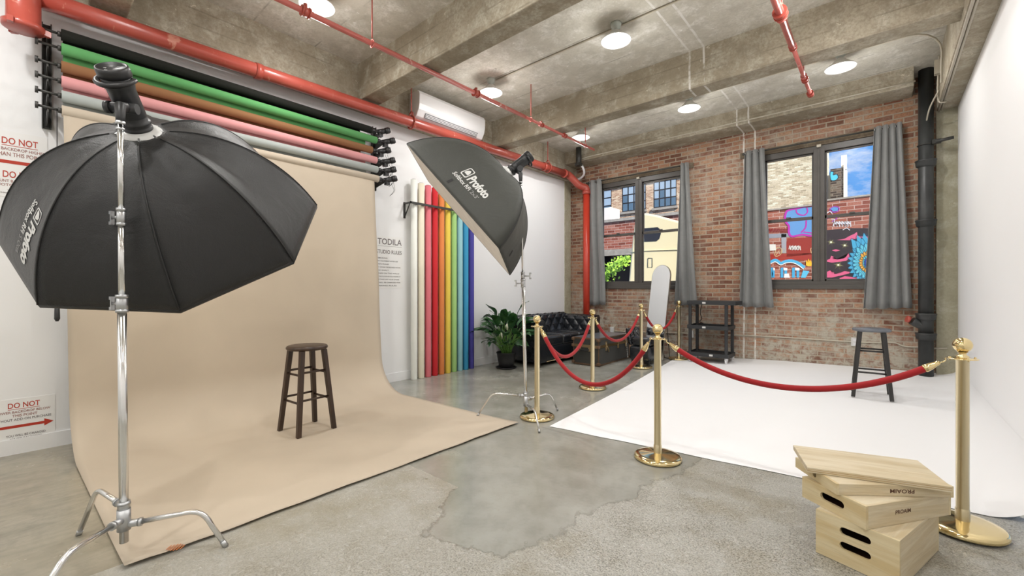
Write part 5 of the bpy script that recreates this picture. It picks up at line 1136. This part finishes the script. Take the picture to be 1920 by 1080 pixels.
# feathered wing
for lay, (r0, r1, c_, n_, lw) in enumerate(((95, 235, '#3f9cc0', 13, .03), (80, 165, '#58b4c8', 12, .025), (60, 100, '#d8a03c', 11, .02), (40, 66, '#5cb8c0', 10, .015))):
    for k in range(n_):
        a = radians(lerp(100, 262, k/(n_-1))); cx_, cy_ = 850, 925; rr = r1*(1.0 if a < radians(140) else .72) if lay == 0 else r1*(.95 if a < radians(140) else .8)
        tip = (cx_+rr*cos(a), cy_-rr*sin(a)); b0 = (cx_+r0*.6*cos(a), cy_-r0*.6*sin(a)); px_, py_ = -sin(a), -cos(a); w_ = rr*.15
        mid = (lerp(b0[0], tip[0], .6), lerp(b0[1], tip[1], .6))
        P = [b0, (mid[0]+px_*w_, mid[1]+py_*w_), tip, (mid[0]-px_*w_, mid[1]-py_*w_)]
        paint('feather', c_, [c2(*q) for q in P], .010+lay*.004+k*.0002); paint('feather_edge', '#164a66' if lay != 2 else '#7a4a18', [c2(*q) for q in P], .0112+lay*.004+k*.0002, True, .008)
paint('wing_centre', '#23408c', [c2(850+38*cos(q), 925+45*sin(q)) for q in [k*pi/8 for k in range(16)]], .03)
paint('pink_base', '#d05a80', Pz((620, 1045), (660, 1030), (760, 1040), (760, 1050), (620, 1052)), .01)
# tan building behind the mural wall
m = MB(); m.bb(-4.3, -1.42, 16, 18.5, -.3, 13); tag(m.build('tan_building', E_['tanbrick']), 'tall windowless tan brick building wall behind the graffiti wall', 'building')
# stair tower with tag and white building
t = thing('rooftop_tower', 'narrow dark brick tower with light blue graffiti against the sky', 'building', (-1.1, 17, -.3))
m = MB(); m.bb(-1.27, -.93, 17, 18.2, -.3, 5.05); m.build('dark_brick_face', E_['darkbrick'], t)
m = MB(); m.bb(-.935, -.90, 16.97, 18.2, -.3, 5.15); m.build('white_corner', E_['wht'], t); m = MB(); m.bb(-1.0, -.86, 17.05, 17.2, 5.0, 5.45); m.build('vent_post', E_['wht'], t)
def tw(pts, c, off, w=None):
    if c not in pc: pc[c] = plain('spray_'+c.strip('#'), c, .6)
    P = [ony(*c2(*q), 17-off) for q in pts]; m = MB()
    if w is None: m.add(P, [tuple(range(len(P)))])
    else:
        P = smooth_path(P+[P[0]], 4); V = []
        for i, p in enumerate(P): a = P[max(i-1, 0)]; b = P[min(i+1, len(P)-1)]; d = (b-a).normalized(); nn = Vector((-d.z, 0, d.x))*w/2; V += [p+nn, p-nn]
        m.add(V, [(2*i, 2*i+1, 2*i+3, 2*i+2) for i in range(len(P)-1)])
    m.build('blue_tag', pc[c], t)
B1 = [(560, 210), (575, 220), (572, 240), (600, 235), (610, 260), (590, 282), (560, 285), (548, 270), (546, 225)]
tw(B1, '#46bce0', .01); tw(B1, '#0f2c3c', .014, .02)
m = MB(); m.bb(-1.41, -1.275, 17.4, 20, -.3, 4.95); tag(m.build('white_building', E_['wht']), 'strip of pale building left of the dark tower beyond the right window', 'building')
# left window: factory, low wall with garage, vehicle
t = thing('factory_building', 'tan brick factory with blue gridded windows far beyond the left window', 'building', (-11.5, 26, -.3))
Yf = 26.0; FW = [(-19.2, -17.6), (-16.4, -13.75), (-12.95, -11.35), (-10.82, -9.42), (-8.3, -6.9)]; ROWS = [(6.25, 7.85), (3.35, 5.15), (9.3, 10.9)]
m = MB(); m.bb(-24, -6.45, Yf, Yf+8, -.3, 13); m.build('brick_wall', E_['factory'], t)
for z0, z1 in ROWS:
    m = MB(); m.bb(-24, -6.45, Yf-.10, Yf+.02, z1+.05, z1+.32); m.build('lintel_band', E_['concr'] if z0 < 5 else E_['factory'], t)
    for a, b in FW:
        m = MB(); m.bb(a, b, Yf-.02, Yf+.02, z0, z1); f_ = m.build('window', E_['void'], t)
        nx = 4; nz_ = 3; rs = random.Random(int(a*10+z0))
        for mat_, want in ((E_['skyglass'], True), (E_['blueglass'], False)):
            m = MB(); cnt = 0
            for i in range(nx):
                for j in range(nz_):
                    lightp = j > 0 and rs.random() < .9 if want else None
                    lite = (j > 0) ^ ((i*7+j*3+int(a)) % 9 == 0)
                    if lite == want:
                        xa = lerp(a, b, i/nx)+.05; xb = lerp(a, b, (i+1)/nx)-.03; za = lerp(z0, z1, j/nz_)+.05; zb_ = lerp(z0, z1, (j+1)/nz_)-.03
                        m.add([(xa, Yf-.03, za), (xb, Yf-.03, za), (xb, Yf-.03, zb_), (xa, Yf-.03, zb_)], [(0, 1, 2, 3)]); cnt += 1
            if cnt: m.build('panes', mat_, f_)
    for a, b in FW: m = MB(); m.bb(a-.1, b+.1, Yf-.12, Yf+.02, z0-.16, z0-.02); m.build('window_sill', E_['concr'], t)
t = thing('garage_building', 'low red brick garage building with a dark opening beyond the left window', 'building', (-7.5, 15, -.3))
m = MB(); m.bb(-12, -5.0, 15, 18, 2.72, 3.80); m.bb(-12, -9.2, 15, 18, -.3, 2.72); m.build('brick_wall', E_['redbrick'], t)
m = MB(); m.bb(-12, -5.0, 14.95, 15.2, 2.50, 2.74); m.build('lintel_beam', E_['concr'], t)
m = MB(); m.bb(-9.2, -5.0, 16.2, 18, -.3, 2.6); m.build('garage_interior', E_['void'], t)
m = MB(); m.bb(-12.1, -4.9, 14.93, 15.1, 3.80, 3.90); m.build('coping', E_['concr'], t)
m = MB(); p = ony(1137, 400, 16.2); q = ony(1137, 389, 16.2); m.bb(p.x-.5, p.x+.22, 16.2, 17, 3.80, q.z); tag(m.build('rooftop_unit', E_['wht'], bevel=.04), 'white rooftop unit behind the low brick building, far left of the left window', 'rooftop unit')
# cream vehicle
t = thing('motorhome', 'cream coloured motorhome rear parked outside the left window', 'vehicle', (-3.9, 10.5, -.3))
YV = 10.5; pv = lambda u, v: ony(u, v, YV)
A_ = [pv(1178, 529), pv(1184, 460), pv(1190, 411), pv(1197, 401), pv(1206, 399), pv(1230, 403), pv(1271, 414), pv(1290, 419)]
A_ = [Vector((p.x, YV, p.z)) for p in A_]; base = [Vector((A_[-1].x+.9, YV, A_[-1].z-.15)), Vector((A_[-1].x+.9, YV, .1)), Vector((A_[0].x-.02, YV, .1))]
m = MB(); m.prism(list(reversed(A_+base)), (0, 2.6, 0)); m.build('body', E_['rv'], t, bevel=.05)
wn_ = [(1207, 428), (1233, 426), (1238, 430), (1239, 438), (1236, 448), (1231, 452), (1208, 453)]
m = MB(); P = [ony(u, v, YV-.01) for u, v in wn_]; m.prism(P, (0, .02, 0)); m.build('rear_window', E_['rvdark'], t)
m = MB(); m.tube([ony(1182, 474, YV-.01), ony(1205, 470, YV-.012), ony(1268, 468, YV-.012), ony(1290, 467, YV-.012)], .012, 6); m.build('belt_moulding', E_['rv'], t)
m = MB(); P = [ony(u, v, YV-.008) for u, v in ((1215, 484), (1223, 484), (1223, 501), (1214.5, 501))]; m.tube(P+[P[0]], .006, 6); m.build('hatch_outline', E_['rvdark'], t)
for xx in (A_[0].x+.6, A_[0].x+2.2): m = MB(); m.cyl((xx, YV+.3, .05), (xx, YV+.55, .05), .36, seg=24); m.build('wheel', E_['void'], t)
# leafy branch
t = thing('leafy_branch', 'sunlit green leafy branch in front of the dark garage, left window', 'tree', (-6.5, 13, -.3))
rs = random.Random(5); mb = MB(); b0 = ony(1120, 528, 13); b1 = ony(1178, 482, 13)
for k in range(420):
    u = rs.random(); c = b0.lerp(b1, u)+Vector((rs.gauss(0, .12), rs.gauss(0, .25), rs.gauss(0, .11)*(1.3-u))); a = rs.uniform(0, 6.28); e = Vector((cos(a), rs.uniform(-.5, .5), sin(a)))*.055; f = Vector((-sin(a), rs.uniform(-.6, .6), cos(a)))*.032
    mb.add([c-e, c-f, c+e, c+f], [(0, 1, 2, 3)])
lf_ = mb.build('foliage', E_['leafb'], t); m = MB(); m.tube([Vector((b0.x-.8, 13, -.3)), Vector((b0.x-.5, 13, .8)), b0, b0.lerp(b1, .9)], [.05, .04, .02, .008], 8); m.build('stem', M['trunkbr'], t)

ld = bpy.data.lights.new('softbox_lamp', 'AREA'); ld.shape = 'DISK'; ld.size = .9; ld.energy = 5; ld.color = (1, .88, .68)
lo = bpy.data.objects.new('softbox_lamp', ld); COL.objects.link(lo); lo.location = C1+n1_*.02; lo.rotation_euler = n1_.to_track_quat('-Z', 'Y').to_euler()
